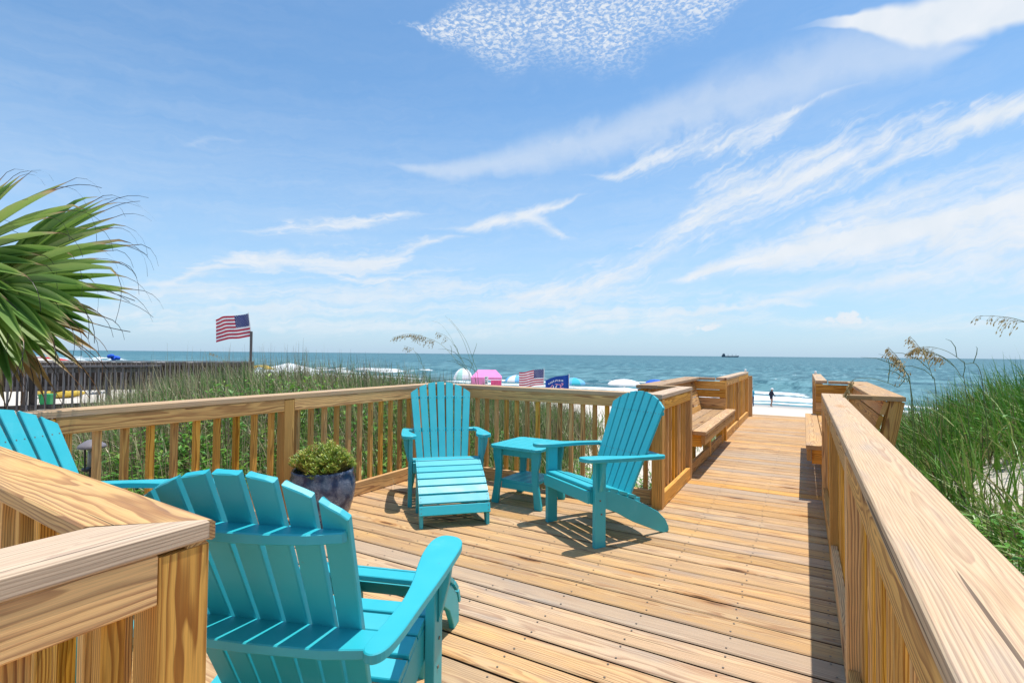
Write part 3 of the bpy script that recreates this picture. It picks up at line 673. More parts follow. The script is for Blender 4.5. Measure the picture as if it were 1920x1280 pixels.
# planter with a low succulent bush
PX, PY = -3.14, 2.68
root = thing('planter_pot', 'navy blue glazed planter pot with pale crackle lines by the left railing', 'planter', (PX, PY, 0))
m = MB(); m.lathe([(.001, 0), (.145, 0), (.16, .012), (.20, .10), (.228, .20), (.236, .28), (.232, .34), (.220, .378), (.224, .395), (.216, .408), (.203, .402), (.200, .36), (.19, .33)], n=48); m.build('pot_body', POT, root, True)
m = MB(); m.lathe([(.195, .352), (.1, .36), (.001, .365)], n=24); m.build('soil', SOIL, root, True)
def leafmesh(m, c, d, n, L, wd, tint):
    sd = d.cross(n).normalized()
    m.add([c, c + d * L * .5 + sd * wd / 2 + n * L * .08, c + d * L, c + d * L * .5 - sd * wd / 2 + n * L * .08], [(0, 1, 2, 3)], None, tint)
m = MB(); st = MB()
for k in range(900):
    a = random.uniform(0, 2 * math.pi); rr = math.sqrt(random.random()) * .235; hh = .155 * math.sqrt(max(0, 1 - (rr / .26) ** 2)) * random.uniform(.55, 1.2) + .035 * math.sin(a * 3 + 1) + .02 * math.sin(a * 7)
    c = Vector((rr * math.cos(a), rr * math.sin(a), .39 + hh)); d0 = Vector((math.cos(a) * rr * 2.2, math.sin(a) * rr * 2.2, .6)).normalized()
    tn = min(1, max(0, random.gauss(.5, .22)))
    if k % 3 == 0: st.tube([Vector((c.x * .5, c.y * .5, .37)), c - d0 * .01], [.003, .0018], 4, .9)
    for j in range(6):
        b = j * 2.4 + random.random(); dd = (d0 * random.uniform(.2, 1) + Vector((math.cos(b), math.sin(b), random.uniform(-.2, .6)))).normalized()
        leafmesh(m, c - d0 * random.uniform(0, .035), dd, Vector((0, 0, 1)) if abs(dd.z) < .9 else Vector((1, 0, 0)), random.uniform(.018, .034), random.uniform(.007, .012), min(1, max(0, tn + random.gauss(0, .1))))
root = thing('succulent_bush', 'low yellow green succulent bush growing in the navy planter', 'plant', (PX, PY, 0))
m.build('foliage', SUCC, root); st.build('stems', SUCC, root)
# small garden light beyond the left railing
c = aty(172, 850, 1.72)
root = thing('garden_light', 'grey capped garden light outside the left railing beside the half hidden armchair', 'light', (c.x, c.y, ground(c.x, c.y)))
zt = c.z - ground(c.x, c.y) + .05
m = MB(); m.lathe([(.001, .05), (.03, .045), (.075, .015), (.085, 0), (.08, -.01), (.001, -.012)], (0, 0, zt), 20); m.build('lid', LIDGREY, root, True)
m = MB()
for k in range(4): m.tube([(.052 * math.cos(k * 1.57 + .4), .052 * math.sin(k * 1.57 + .4), zt - .01), (.05 * math.cos(k * 1.57 + .4), .05 * math.sin(k * 1.57 + .4), zt - .16)], .005, 5)
m.lathe([(.001, -.15), (.055, -.15), (.055, -.165), (.001, -.17)], (0, 0, zt), 16); m.build('lamp_cage', DARKPLASTIC, root)
m = MB(); m.lathe([(.001, -.02), (.022, -.03), (.024, -.14), (.001, -.15)], (0, 0, zt), 12); m.build('lamp_glass', CLEARISH, root, True)
m = MB(); m.tube([(0, 0, -.1), (0, 0, zt - .15)], .015, 8); m.build('stake', DARKPLASTIC, root)

# ------------------------------------------------------------------ vegetation
def blades(name, pts, lens, widths, tints, material, lean=(-.35, -.1), curl=.6, nseg=4, spread=.35):
    """pts (n,3) roots -> one mesh of tapering bent blades"""
    n = len(pts); th = RNG.uniform(0, 2 * np.pi, n); out = np.stack([np.cos(th), np.sin(th)], 1) * RNG.uniform(0, spread, n)[:, None] + np.array(lean) * RNG.uniform(.3, 1.3, n)[:, None]
    cu = RNG.uniform(.2, 1, n) * curl; face = RNG.uniform(0, np.pi, n); sd = np.stack([np.cos(face), np.sin(face), np.zeros(n)], 1)
    V = []; TI = []
    for k in range(nseg + 1):
        q = k / nseg; hor = out * (q * .6 + cu[:, None] * q * q) * lens[:, None]
        drop = 1 - .5 * np.minimum(1, np.linalg.norm(out, axis=1) * (1 + cu)) * q
        c = np.concatenate([pts[:, :2] + hor, (pts[:, 2] + lens * q * drop)[:, None]], 1)
        wd = widths * (1 - q ** 1.6) * .5 + .0006
        V += [c - sd * wd[:, None], c + sd * wd[:, None]]; TI += [tints, tints]
    V = np.stack(V, 1).reshape(-1, 3); TI = np.stack(TI, 1).reshape(-1)
    m_ = 2 * (nseg + 1); base = (np.arange(n) * m_)[:, None, None]
    quad = np.array([[2 * k, 2 * k + 1, 2 * k + 3, 2 * k + 2] for k in range(nseg)])[None]; F = (base + quad).reshape(-1, 4)
    me = bpy.data.meshes.new(name); me.vertices.add(len(V)); me.vertices.foreach_set('co', V.astype(np.float32).ravel())
    me.loops.add(F.size); me.loops.foreach_set('vertex_index', F.astype(np.int32).ravel())
    me.polygons.add(len(F)); me.polygons.foreach_set('loop_start', np.arange(0, F.size, 4, dtype=np.int32)); me.polygons.foreach_set('loop_total', np.full(len(F), 4, dtype=np.int32))
    a = me.attributes.new('tint', 'FLOAT', 'POINT'); a.data.foreach_set('value', TI.astype(np.float32)); me.materials.append(material); me.update(calc_edges=True); me.validate()
    o = bpy.data.objects.new(name, me); COL.objects.link(o); o['kind'] = 'stuff'; return o
def vnoise(x, y, s, seed=0):
    g = np.random.default_rng(seed).random((64, 64)); u, v = x * s + 31.3, y * s + 17.7; i, j = np.floor(u).astype(int), np.floor(v).astype(int); fu, fv = u - i, v - j; fu = fu * fu * (3 - 2 * fu); fv = fv * fv * (3 - 2 * fv)
    G = lambda a, b: g[a % 64, b % 64]
    return (G(i, j) * (1 - fu) + G(i + 1, j) * fu) * (1 - fv) + (G(i, j + 1) * (1 - fu) + G(i + 1, j + 1) * fu) * fv
def scatter(n, x0, x1, y0, y1, keep):
    x = RNG.uniform(x0, x1, n); y = RNG.uniform(y0, y1, n); k = keep(x, y) > RNG.random(n); x, y = x[k], y[k]
    return np.stack([x, y, ground(x, y) - .02], 1)
def tl(p, base, dry, seed):
    nz = vnoise(p[:, 0], p[:, 1], .9, seed); return np.clip(base + (nz - .5) * .5 + RNG.normal(0, .12, len(p)) + (RNG.random(len(p)) < dry) * .45, 0, 1)
# left dune
def keepL(x, y):
    k = np.where(x < -3.66, 1., 0.)
    bx = -2.0 - .34 * (y - 4.55) - .7 * (1 - sstep(4.8, 5.6, y))
    k = np.where(y > 4.62, sstep(.35, -.5, x - bx), k)
    k = k * (.55 + .45 * sstep(.30, .52, vnoise(x, y, .55, 3)))
    return k * (1 - .97 * sstep(0, 1, (x + 11.5) * -1 / 2)) * (1 - .6 * sstep(11, 14, y)) * np.where(x < -5.2, sstep(-.9, .1, y + .39 * x), 1)
p = scatter(100000, -13, -2.0, .2, 13.5, keepL)
sc = 1 + .06 * np.hypot(p[:, 0], p[:, 1]); far_ = sstep(4, 8, p[:, 1])
blades('dune_grass', p, RNG.uniform(.35, .95, len(p)) * (.75 + .5 * vnoise(p[:, 0], p[:, 1], .4, 5)), RNG.uniform(.006, .013, len(p)) * sc, tl(p, .36, .38, 1), GRASS, (-.35, -.1), 1.0, 4, .75)
p = scatter(34000, -8, -2.2, .2, 8, lambda x, y: keepL(x, y) * sstep(.35, .6, vnoise(x, y, 1.1, 8)))
blades('dry_tangle', p, RNG.uniform(.25, .7, len(p)), RNG.uniform(.004, .008, len(p)) * 1.2, RNG.uniform(.68, 1, len(p)), GRASS, (-.3, 0), 1.8, 4, 1.3)
p = scatter(13000, -13, -2.4, .2, 12, keepL)
blades('dry_stalks', p, RNG.uniform(.6, 1.1, len(p)), RNG.uniform(.004, .008, len(p)) * 1.3, RNG.uniform(.66, 1, len(p)), GRASS, (-.2, .0), .25, 3, .3)
# thin tufts on the open sand behind the back railing
p = scatter(22000, -4.4, 1.2, 5.0, 18, lambda x, y: .55 * sstep(.52, .72, vnoise(x, y, .8, 9)) * (np.abs(x + .45) > .95))
blades('dune_grass', p, RNG.uniform(.2, .6, len(p)), RNG.uniform(.006, .012, len(p)), tl(p, .35, .25, 2), GRASS, (-.3, -.1), .9)
p = scatter(26000, -40, 40, 12, 34, lambda x, y: .75 * sstep(.45, .7, vnoise(x, y, .25, 12)) * (np.abs(x + .45) > 2.2) * (y < 34 - .3 * np.abs(x + 8)) * (np.where(x > -4.5, np.where(x < 3, .15, 1), 1)))
blades('dune_grass', p, RNG.uniform(.3, .7, len(p)), RNG.uniform(.02, .035, len(p)), tl(p, .55, .5, 4), GRASS, (-.3, -.1), .7, 3)
# right dune: tall green grass with one bare patch of sand
def keepR(x, y):
    bare = np.exp(-((x - 1.66) / .36) ** 2 - ((y - 6.3) / .62) ** 2)
    return np.clip(1 - 1.8 * bare, .02, 1) * (.55 + .45 * sstep(.3, .5, vnoise(x, y, .8, 21))) * (x > .42 + .45 * (y > 5.2)) * (1 - .6 * sstep(10, 13, y))
p = scatter(42000, .42, 6.5, 1.2, 12, keepR)
hgt = np.where((p[:, 1] < 5.4), .42, .84) + .36 * sstep(1.2, 3.2, p[:, 0]) * (p[:, 1] > 4.8)
blades('tall_grass', p, RNG.uniform(.45, 1.15, len(p)) * hgt, RNG.uniform(.008, .022, len(p)), np.clip(tl(p, .44, .20, 7) + (vnoise(p[:, 0], p[:, 1], 2.1, 77) - .5) * .5, 0, 1), GRASSR, (-.25, -.05), 1.0, 4, .6)
p = scatter(15000, .5, 6.5, 1.5, 11, keepR)
blades('dry_tangle', p, RNG.uniform(.3, .75, len(p)) * np.where(p[:, 1] < 5.4, .6, 1), RNG.uniform(.005, .010, len(p)), RNG.uniform(.70, .97, len(p)), GRASSR, (-.2, 0), 1.6, 4, 1.0)
p = scatter(4200, .8, 6.5, 4.5, 12, lambda x, y: keepR(x, y) * sstep(.35, .6, vnoise(x, y, 1.3, 41)))
blades('dry_stalks', p, RNG.uniform(.5, .95, len(p)), RNG.uniform(.006, .012, len(p)), RNG.uniform(.94, 1, len(p)), GRASSR, (-.1, 0), .25, 3, .25)
# leafy ground cover
def cover(name, n, x0, x1, y0, y1, keep, size, hmax=.34):
    p = scatter(n, x0, x1, y0, y1, keep); m = MB()
    for q in p:
        hh = random.uniform(.05, hmax); c0 = Vector(q) + Vector((0, 0, hh)); tn = min(1, max(0, random.gauss(.5, .22)))
        for j in range(7):
            b = random.uniform(0, 6.28); d = Vector((math.cos(b), math.sin(b), random.uniform(-.3, .7))).normalized(); L = size * random.uniform(.6, 1.2)
            leafmesh(m, c0 - Vector((0, 0, random.uniform(0, hh * .8))), d, Vector((0, 0, 1)), L, L * .40, min(1, max(0, tn + random.gauss(0, .1))))
    o = m.build(name, LEAF); o['kind'] = 'stuff'; return o
cover('ground_cover', 7500, -6.2, -3.66, .3, 6.5, lambda x, y: (.25 + .75 * sstep(.38, .55, vnoise(x, y, .9, 31))) * (1 - .8 * sstep(-4.8, -6.2, x)), .085, .55)
cover('ground_cover', 1800, -4.2, -1.2, 4.8, 7.5, lambda x, y: .8 * sstep(.48, .62, vnoise(x, y, .9, 33)), .075, .4)
cover('ground_cover', 4000, .5, 5.5, 2, 9.5, lambda x, y: .8 * sstep(.45, .6, vnoise(x, y, .8, 35)) * keepR(x, y), .09, .6)

# sea oats: single stalks one can count
def oat(label, pts, group, head=.42, n=46, r=.0028, size=.032, seed=0):
    rr = random.Random(seed); P = [Vector(q) for q in spline([tuple(q) for q in pts], 8)]; o0 = P[0].copy(); P = [q - o0 for q in P]
    root = thing('sea_oat', label, 'sea oat', o0, group=group)
    m = MB(); k = len(P); m.tube(P, [r * (1.15 - .8 * i / k) for i in range(k)], 5, [min(1, .15 + .8 * (i // 5) / k) for i in range(k * 5)])
    for j in range(3):
        i0 = int(k * (.1 + .16 * j)); d = Vector((rr.uniform(-1, .4), rr.uniform(-.5, .5), 1.1)).normalized(); L = rr.uniform(.22, .45)
        q = [P[i0] + d * L * t + Vector((-.25, 0, -.45)) * L * t * t for t in (0, .35, .7, 1)]; m.tube(q, [.003, .0035, .0025, .0008], 3, .2)
    m.build('stem', STEM, root)
    if head:
        m = MB(); i0 = int(k * (1 - head))
        for j in range(n):
            t = rr.random(); idx = min(k - 1, int(i0 + t * (k - 1 - i0))); c = P[idx]; al = (P[min(k - 1, idx + 1)] - P[max(0, idx - 1)]).normalized()
            br = (al * rr.uniform(.3, 1.2) + Vector((rr.uniform(-.5, .3), rr.uniform(-.5, .5), rr.uniform(-1.2, .15)))).normalized(); L = rr.uniform(.02, .085) * (1.2 - .6 * t)
            e = c + br * L + Vector((0, 0, -L * .5)); m.tube([c, c + br * L * .6, e], .0007, 3, .3)
            for w_ in range(2):
                b = c.lerp(e, .5 + .5 * w_); d = (br * .5 + Vector((rr.uniform(-.4, .2), rr.uniform(-.4, .4), -1))).normalized(); s_ = size * rr.uniform(.6, 1.1); nn = Vector((rr.uniform(-1, 1), rr.uniform(-1, 1), .2)).normalized()
                leafmesh(m, b, d, nn, s_, s_ * .34, rr.random()); leafmesh(m, b, d, nn.cross(d).normalized(), s_, s_ * .28, rr.random())
        m.build('seed_head', OAT, root)
    return root
GL = 'sea oats behind the back railing'
YL = 5.5
def up(px, Y, dz=0): return [aty(x, y, Y) for x, y in px]
def oat_px(label, px, Y, group, **k):
    pts = up(px, Y); b = pts[0]; g = Vector((b.x + .05, b.y, float(ground(b.x, b.y)))); oat(label, [g] + pts, group, **k)
oat_px('sea oat with the heaviest drooping tan seed head above the back railing', [(885, 722), (862, 684), (830, 648), (800, 633), (770, 626), (737, 632)], YL, GL, head=.42, n=110, seed=1)
oat_px('short thin sea oat leaning left of the heavy seed head over the back railing', [(800, 708), (786, 676), (775, 655), (757, 648)], YL + .5, GL, head=.25, n=14, seed=2)
oat_px('tall bare sea oat stalk curving left highest above the back railing', [(893, 722), (880, 670), (862, 625), (835, 592)], YL, GL, head=0, seed=3)
oat_px('tall bare sea oat stalk standing just right of the highest curved one', [(897, 720), (887, 675), (872, 635), (850, 606), (842, 597)], YL + .1, GL, head=0, seed=4)
oat_px('sea oat with a sparse dark seed head above the heavy tan one', [(882, 720), (868, 678), (850, 645), (836, 630), (818, 622)], YL + .2, GL, head=.3, n=16, seed=5)
oat_px('fine bare sea oat stalk arching left over the others behind the back railing', [(880, 715), (862, 670), (845, 632), (826, 608), (808, 601)], YL + .3, GL, head=0, r=.0018, seed=6)
GR = 'sea oats beside the right bench'
YR = 5.15
Zr = lambda zx, zy: (1620 + zx / 5.333, 560 + zy / 5.333)
oat_px('sea oat with full tan seed head hanging highest beside the right bench', [Zr(470, 960), Zr(432, 830), Zr(395, 700), Zr(370, 630), Zr(330, 575), Zr(240, 480)], YR, GR, head=.6, n=70, seed=11)
oat_px('sea oat with thin upright seed head crossing the full one by the right bench', [Zr(720, 970), Zr(685, 790), Zr(640, 650), Zr(590, 540), Zr(540, 465), Zr(460, 375)], YR + .3, GR, head=.45, n=34, seed=12)
oat_px('sea oat bowing left with seeds along its arched tip by the right bench', [Zr(1020, 940), Zr(960, 760), Zr(850, 620), Zr(690, 535), Zr(560, 490), Zr(440, 540)], YR + .4, GR, head=.5, n=60, seed=13)
oat_px('longest arching sea oat stalk rising from the right dune', [Zr(1180, 800), Zr(1000, 640), Zr(860, 540), Zr(720, 490), Zr(600, 480), Zr(480, 510)], YR + .5, GR, head=.35, n=30, seed=14)
oat_px('sea oat bent low with its yellow seed head over the bench cap', [Zr(480, 975), Zr(330, 880), Zr(150, 812), Zr(20, 795), (1600, 712), (1584, 738)], 5.0, GR, head=.2, n=50, seed=15)
oat_px('sea oat with dark sparse seed head at the right edge against the sky', [(2050, 720), (1990, 650), (1940, 612), (1905, 598), (1872, 593), (1838, 592)], 4.4, GR, head=.45, n=26, size=.026, seed=16)
oat_px('small sea oat rising from the left dune grass in front of the grey boardwalk', [(440, 705), (425, 680), (408, 666), (392, 660)], 7.5, 'sea oats in the left dune', head=.6, n=40, seed=21)

# palm
def palm():
    hub0 = atd(-190, 600, 3.3); gz = float(ground(hub0.x, hub0.y)); base = Vector((hub0.x, hub0.y, gz))
    root = thing('palm_tree', 'green fan palm with brown drooping leaf tips at the left edge', 'palm', base)
    m = MB(); hz_ = hub0.z - gz; rr = random.Random(5)
    prof = [(.17 + .02 * math.sin(i * 2.1) + rr.uniform(-.01, .01), -.1 + (hz_ + .1) * i / 24) for i in range(25)] + [(.05, hz_ + .08)]; m.lathe(prof, n=16); m.build('trunk', TRUNK, root, True)
    def frond(hub, adir, nrm, span, rad, nseg, droop, material, dry, seed):
        rr = random.Random(seed); hub = hub - base; a = adir.normalized(); n = (nrm - a * nrm.dot(a)).normalized(); b = n.cross(a)
        m = MB(); st = Vector((0, 0, hz_)); mid = (st + hub) / 2 + Vector((0, 0, .06)); m.tube(spline([tuple(st), tuple(mid), tuple(hub)], 5), .012, 5, .35)
        for k in range(nseg):
            th = -span + 2 * span * (k + .5) / nseg + rr.uniform(-.03, .03); d = a * math.cos(th) + b * math.sin(th); sd = (b * math.cos(th) - a * math.sin(th))
            L = 1.16 * rad * (1 - .22 * abs(th / span) ** 2) * rr.uniform(.85, 1.12) * (1 - .28 * max(0, -d.z)); wmax = rr.uniform(.050, .070); N = 18; kink = rr.uniform(.60, .76); kd = rr.uniform(.35, 1.35) * droop
            tw = rr.uniform(-.5, .5); lead = rr.uniform(-.10, .10); pos = hub.copy(); dirv_ = (d + n * rr.uniform(-.03, .18)).normalized(); vs = []; ti = []
            b0 = min(.6, max(0, rr.gauss(.27, .13))) if not dry else rr.uniform(.1, .8)
            for i in range(N + 1):
                q = i / N; wd = wmax * (min(1, .25 + q * 2.2) if q < .5 else max(.07, 1 - ((q - .5) / .30) ** 1.2 if q < .80 else .07))
                s_ = (sd * math.cos(tw * q) + n * math.sin(tw * q)); fold = n * wd * .5
                vs += [pos - s_ * wd / 2 + fold, pos, pos + s_ * wd / 2 + fold]
                t_ = b0 if q < .66 else b0 + (1 - b0) * min(1, (q - .66) / .16)
                ti += [min(1, t_ + .05), t_, min(1, t_ + .12)]
                pos = pos + dirv_ * (L / N)
                g = .004 + .045 * q if q < kink else .48 * kd
                dirv_ = (dirv_ + Vector((0, 0, -1)) * g + sd * (lead * 2.5 if q > kink else 0) + RT * (-.16 * kd) * (q > kink + .1)).normalized()
            fs = [(3 * i + j, 3 * i + j + 1, 3 * i + j + 4, 3 * i + j + 3) for i in range(N) for j in (0, 1)]
            m.add(vs, fs, None, ti)
        m.build('frond', material, root)
    Rr, Uu, Fw = RT, UP, FW
    frond(atd(-110, 500, 3.15), Rr + Uu * .22 - Fw * .1, Fw * -1 + Uu * .35, .95, .98, 24, 1.0, PALM, False, 1)
    frond(atd(-20, 535, 3.05), Rr * .9 - Uu * .05 - Fw * .2, Fw * -.9 + Uu * .6, 1.4, .98, 40, .85, PALM, False, 2)
    frond(atd(-25, 555, 3.3), Rr * .8 - Uu * .5, Fw * -.9 + Uu * .4, 1.3, .92, 32, .85, PALM, False, 3)
    frond(atd(-25, 560, 3.5), Rr * .45 - Uu * .9, Fw * -.9 + Uu * .2 + Rr * .3, .9, 1.0, 24, .7, PALMDRY, True, 4)
    frond(atd(-260, 500, 3.3), Rr * .5 + Uu * .6, Fw * -1 + Rr * .2, .9, .95, 20, .8, PALM, False, 5)
    frond(atd(-330, 560, 3.3), Rr * -1 + Uu * .2, Fw * -1 + Uu * .4, 1.4, 1.0, 26, .8, PALM, False, 6)
palm()

# ------------------------------------------------------------------ neighbouring grey boardwalk
def greyrail(name, label, p0, p1, z, gap, zbot, skirt=None, posts=3, legs=None):
    p0, p1 = Vector((*p0, 0)), Vector((*p1, 0)); a = p1 - p0; L = a.length; a /= L; out = Vector((-a.y, a.x, 0)); mid = p0 + a * L / 2
    root = thing(name, label, 'railing', mid); O = -mid
    P = lambda d, o, zz: O + p0 + a * d + out * o + Vector((0, 0, zz))
    mk = lambda nm, *ar, **k: (lambda m: (m.lumber(*ar, **k), m.build(nm, W_GREY, root))[1])(MB())
    mk('cap', P(-.05, .03, z - .02), P(L + .05, .03, z - .02), .15, .04, bl=1)
    mk('top_rail', P(0, .06, z - .10), P(L, .06, z - .10), .04, .10, bl=.5)
    mk('bottom_rail', P(0, .06, zbot + .10), P(L, .06, zbot + .10), .04, .10, bl=.2)
    n = int(L / gap)
    for k in range(n): mk('baluster', P((k + .5) * L / n, .02, zbot), P((k + .5) * L / n, .02, z - .045), .045, .035, up=a, bl=.9)
    for k in range(posts): d = L * k / max(1, posts - 1); gz = float(ground((p0 + a * d).x, (p0 + a * d).y)); mk('post', P(d, .13, gz - .1), P(d, .13, z - .045), .1, .1, up=a, bl=.1)
    if skirt:
        for k in range(4): zz = skirt[0] + (skirt[1] - skirt[0]) * (k + .5) / 4; mk('skirt_board', P(0, .22, zz), P(L, .22, zz), .03, (skirt[1] - skirt[0]) / 4 + .001 * k, bl=.0, tint=0.)
        mk('deck_edge', P(0, .9, zbot + .02), P(L, .9, zbot + .02), 1.3, .05, bl=.4)
    return root
greyrail('picket_railing', 'nearer weathered grey picket railing left of the dune grass below the palm', (-14.2, 2.3), (-12.65, 6.15), .955, .135, .02, posts=3)
greyrail('boardwalk_railing', 'farther dark weathered boardwalk railing with boarded side reaching to the flagpole', (-22.6, 2.8), (-16.8, 11.2), .95, .13, .02, skirt=(.05, .87), posts=6)

# ------------------------------------------------------------------ flags
def stripes_flag(name, label, top, wd, ht, lean=0., seed=0, pole=None, slant=0., kind='us'):
    """cloth flying to the picture's left of its pole; top = upper hoist corner"""
    root = thing(name, label, 'flag', top); a = -RT.copy(); a.z = 0; a.normalize(); b = Vector((a.y, -a.x, 0)); hx = RT * lean
    def P(u, v, off=0):                                                   # u along the fly, v down the hoist
        wv = .07 * math.sin(u * 7 + seed + v * 1.2) * u + .03 * math.sin(u * 15 + v * 2)
        return a * (u * wd) + hx * (v * ht) + Vector((0, 0, -v * ht - u * slant * wd - .06 * wd * math.sin(u * 5 + seed) * u)) + b * (wv * wd + off)
    nu = 30
    if kind == 'us':
        m = MB(); vs = [P(i / nu, j / 13) for j in range(14) for i in range(nu + 1)]
        fs = []; mi = []
        for j in range(13):
            for i in range(nu): fs.append((j * (nu + 1) + i, j * (nu + 1) + i + 1, (j + 1) * (nu + 1) + i + 1, (j + 1) * (nu + 1) + i)); mi.append(2 if j < 7 and i < 12 else j % 2)
        m.add(vs, fs); m.mi = mi; m.build('cloth', [FRED, FWHITE, FBLUE], root)
        m = MB()
        for r_ in range(9):
            for c_ in range(6 if r_ % 2 == 0 else 5):
                u = (.4 * (c_ + (.5 if r_ % 2 == 0 else 1)) / 6); v = (7 / 13) * (r_ + .5) / 9
                for sgn in (1, -1):
                    ctr = P(u, v, sgn * .004); e1 = a; m.add([ctr + a * (.022 if k % 2 == 0 else .009) * wd * .8 * math.sin(k * math.pi / 5) + Vector((0, 0, (.022 if k % 2 == 0 else .009) * wd * .8 * math.cos(k * math.pi / 5))) for k in range(10)], [tuple(range(10))])
        m.build('stars', FWHITE, root)
    else:
        m = MB(); vs = [P(i / nu, j / 10) for j in range(11) for i in range(nu + 1)]
        m.add(vs, [(j * (nu + 1) + i, j * (nu + 1) + i + 1, (j + 1) * (nu + 1) + i + 1, (j + 1) * (nu + 1) + i) for j in range(10) for i in range(nu)]); m.build('cloth', FROYAL, root)
        m = MB()
        def stroke(pts, wdt, mi):
            pts = [np.array(q) for q in pts]
            for q0, q1 in zip(pts[:-1], pts[1:]):
                d = (q1 - q0) / max(1e-6, np.linalg.norm(q1 - q0)); n_ = np.array([-d[1], d[0]]) * wdt
                for sgn in (1, -1): m.add([P(*(q0 + n_), sgn * .004), P(*(q1 + n_), sgn * .004), P(*(q1 - n_), sgn * .004), P(*(q0 - n_), sgn * .004)], [(0, 1, 2, 3)], None, .5, 0, mi)
        cx = [.27, .34, .41, .50, .57, .64, .71, .78, .84]
        for i, u in enumerate(cx):
            v = .30 - .06 * math.cos((u - .55) * 5); hgt = .12
            stroke([(u, v), (u, v + hgt)], .011, 0)
            if i % 3 != 1: stroke([(u, v), (u + .035, v + (.0 if i % 2 else .05)), (u, v + hgt * .5)], .010, 0)
            if i % 4 == 2: stroke([(u, v + hgt), (u + .04, v + hgt)], .010, 0)
        stroke([(.34 + .0, .55), (.30, .52), (.26, .56), (.28, .66), (.36, .72), (.36, .82), (.28, .88), (.24, .84)], .022, 1)
        stroke([(.80, .90), (.78, .66), (.70, .54), (.58, .52), (.47, .58)], .022, 1); stroke([(.66, .88), (.66, .62)], .02, 0); stroke([(.55, .88), (.55, .70), (.50, .62)], .02, 0); stroke([(.46, .60), (.40, .60), (.34, .66)], .02, 1)
        m.build('lettering', [FWHITE, FPINK], root)
    m = MB()
    if pole == 'angled': m.tube([Vector((0, 0, .04)) - hx * .04, hx * (ht * 1.05) + Vector((0, 0, -ht * 1.08))], .012, 6, mi=1); m.tube([hx * (ht * 1.0) + Vector((.0, 0, -ht * .80)), hx * (ht * 1.02) + Vector((0, 0, -(top.z - .93)))], .045, 8, mi=0)
    else: gz = float(ground(top.x, top.y)); m.tube([(0, 0, .05), (0, 0, gz - top.z - .2)], .02, 6, mi=1)
    m.build('pole', [POLE, POLEW], root); return root
stripes_flag('striped_flag', 'stars and stripes flag on a slanted pole at the end of the grey boardwalk', atd(466, 587, 18.0), 1.2, .80, .14, 1.2, 'angled', .20)
stripes_flag('striped_flag', 'stars and stripes flag on the beach between the pink tent and the blue flag', atd(1020, 692, 31), 1.5, .95, .0, 4.0, None, .10)
stripes_flag('blue_flag', 'royal blue flag with white lettering and pink emblem beside the beach flag with stripes', atd(1067, 702, 31), 1.42, .85, .0, 2.2, None, .22, 'blue')

# ------------------------------------------------------------------ beach things
def canopy(name, label, cat, px, py_top, d, wd, rise, mats, nseg=8, group=None, valance=0.):
    top = atd(px, py_top, d); gz = float(ground(top.x, top.y)); root = thing(name, label, cat, (top.x, top.y, gz), random.uniform(0, 1), group); h = top.z - gz
    m = MB(); N = nseg
    for k in range(N):
        a0, a1 = 2 * math.pi * k / N, 2 * math.pi * (k + 1) / N; rows = [[], []]
        for i in range(6):
            q = i / 5; r_ = wd / 2 * math.sin(q * 1.25) / math.sin(1.25); z = h - rise * (1 - math.cos(q * 1.25)) / (1 - math.cos(1.25))
            for s_, a in enumerate((a0, a1)): rows[s_].append((r_ * math.cos(a), r_ * math.sin(a), z))
        for s_, a in enumerate((a0, a1)): rows[s_].append((wd / 2 * math.cos(a), wd / 2 * math.sin(a), h - rise - .12 - valance))
        vs = rows[0] + rows[1]; m.add(vs, [(i, i + 1, i + 8, i + 7) for i in range(6)], None, .5, 0, k % len(mats))
    m.build('canopy', mats, root, False); m = MB(); m.tube([(0, 0, -.2), (0, 0, h + .06)], .025, 6); m.build('pole', POLEW, root); return root
GU = 'umbrellas and canopies on the beach'
canopy('beach_umbrella', 'wide white beach umbrella just left of the timber bench', 'umbrella', 1170, 710.5, 45, 2.9, .42, [WHITEC], 8, GU)
canopy('beach_umbrella', 'light blue beach umbrella right of the blue flag', 'umbrella', 1076, 708, 42, 1.9, .42, [LBLUE, TEALC], 8, GU)
canopy('beach_umbrella', 'pale blue beach umbrella half hidden left of the beach flag with stripes', 'umbrella', 968, 703, 48, 2.1, .5, [LBLUE, WHITEC], 8, GU)
canopy('beach_umbrella', 'mint and white beach umbrella behind the sea oats', 'umbrella', 869, 690, 42, 1.6, .8, [MINTC, WHITEC, WHITEC], 9, GU)
canopy('beach_umbrella', 'blue beach umbrella with its tip over the left bench cap', 'umbrella', 1228, 711, 55, 2.0, .4, [BLUEP], 8, GU)
def tent(name, label, px, py_top, d, wd, dp, roofh, legs, m_roof, m_side=None, hipped=True):
    top = atd(px, py_top, d); gz = float(ground(top.x, top.y)); h = top.z - gz; root = thing(name, label, 'tent', (top.x, top.y, gz), YAW, GU)
    m = MB(); x, y = wd / 2, dp / 2; z0, z1 = h - roofh, h; r_ = .0 if hipped else wd * .3
    vs = [(-x, -y, z0), (x, -y, z0), (x, y, z0), (-x, y, z0), (-r_, 0, z1), (r_, 0, z1), (-x, -y, z0 - .18), (x, -y, z0 - .18), (x, y, z0 - .18), (-x, y, z0 - .18)]
    m.add(vs, [(0, 1, 5, 4), (2, 3, 4, 5), (1, 2, 5), (3, 0, 4), (0, 6, 7, 1), (1, 7, 8, 2), (2, 8, 9, 3), (3, 9, 6, 0)]); m.build('roof', m_roof, root)
    for sx in (-1, 1):
        for sy in (-1, 1): m = MB(); m.tube([(sx * (x - .03), sy * (y - .03), -.15), (sx * (x - .03), sy * (y - .03), z0)], .025, 6); m.build('leg', POLEW, root)
    return root, (x, y, z0)
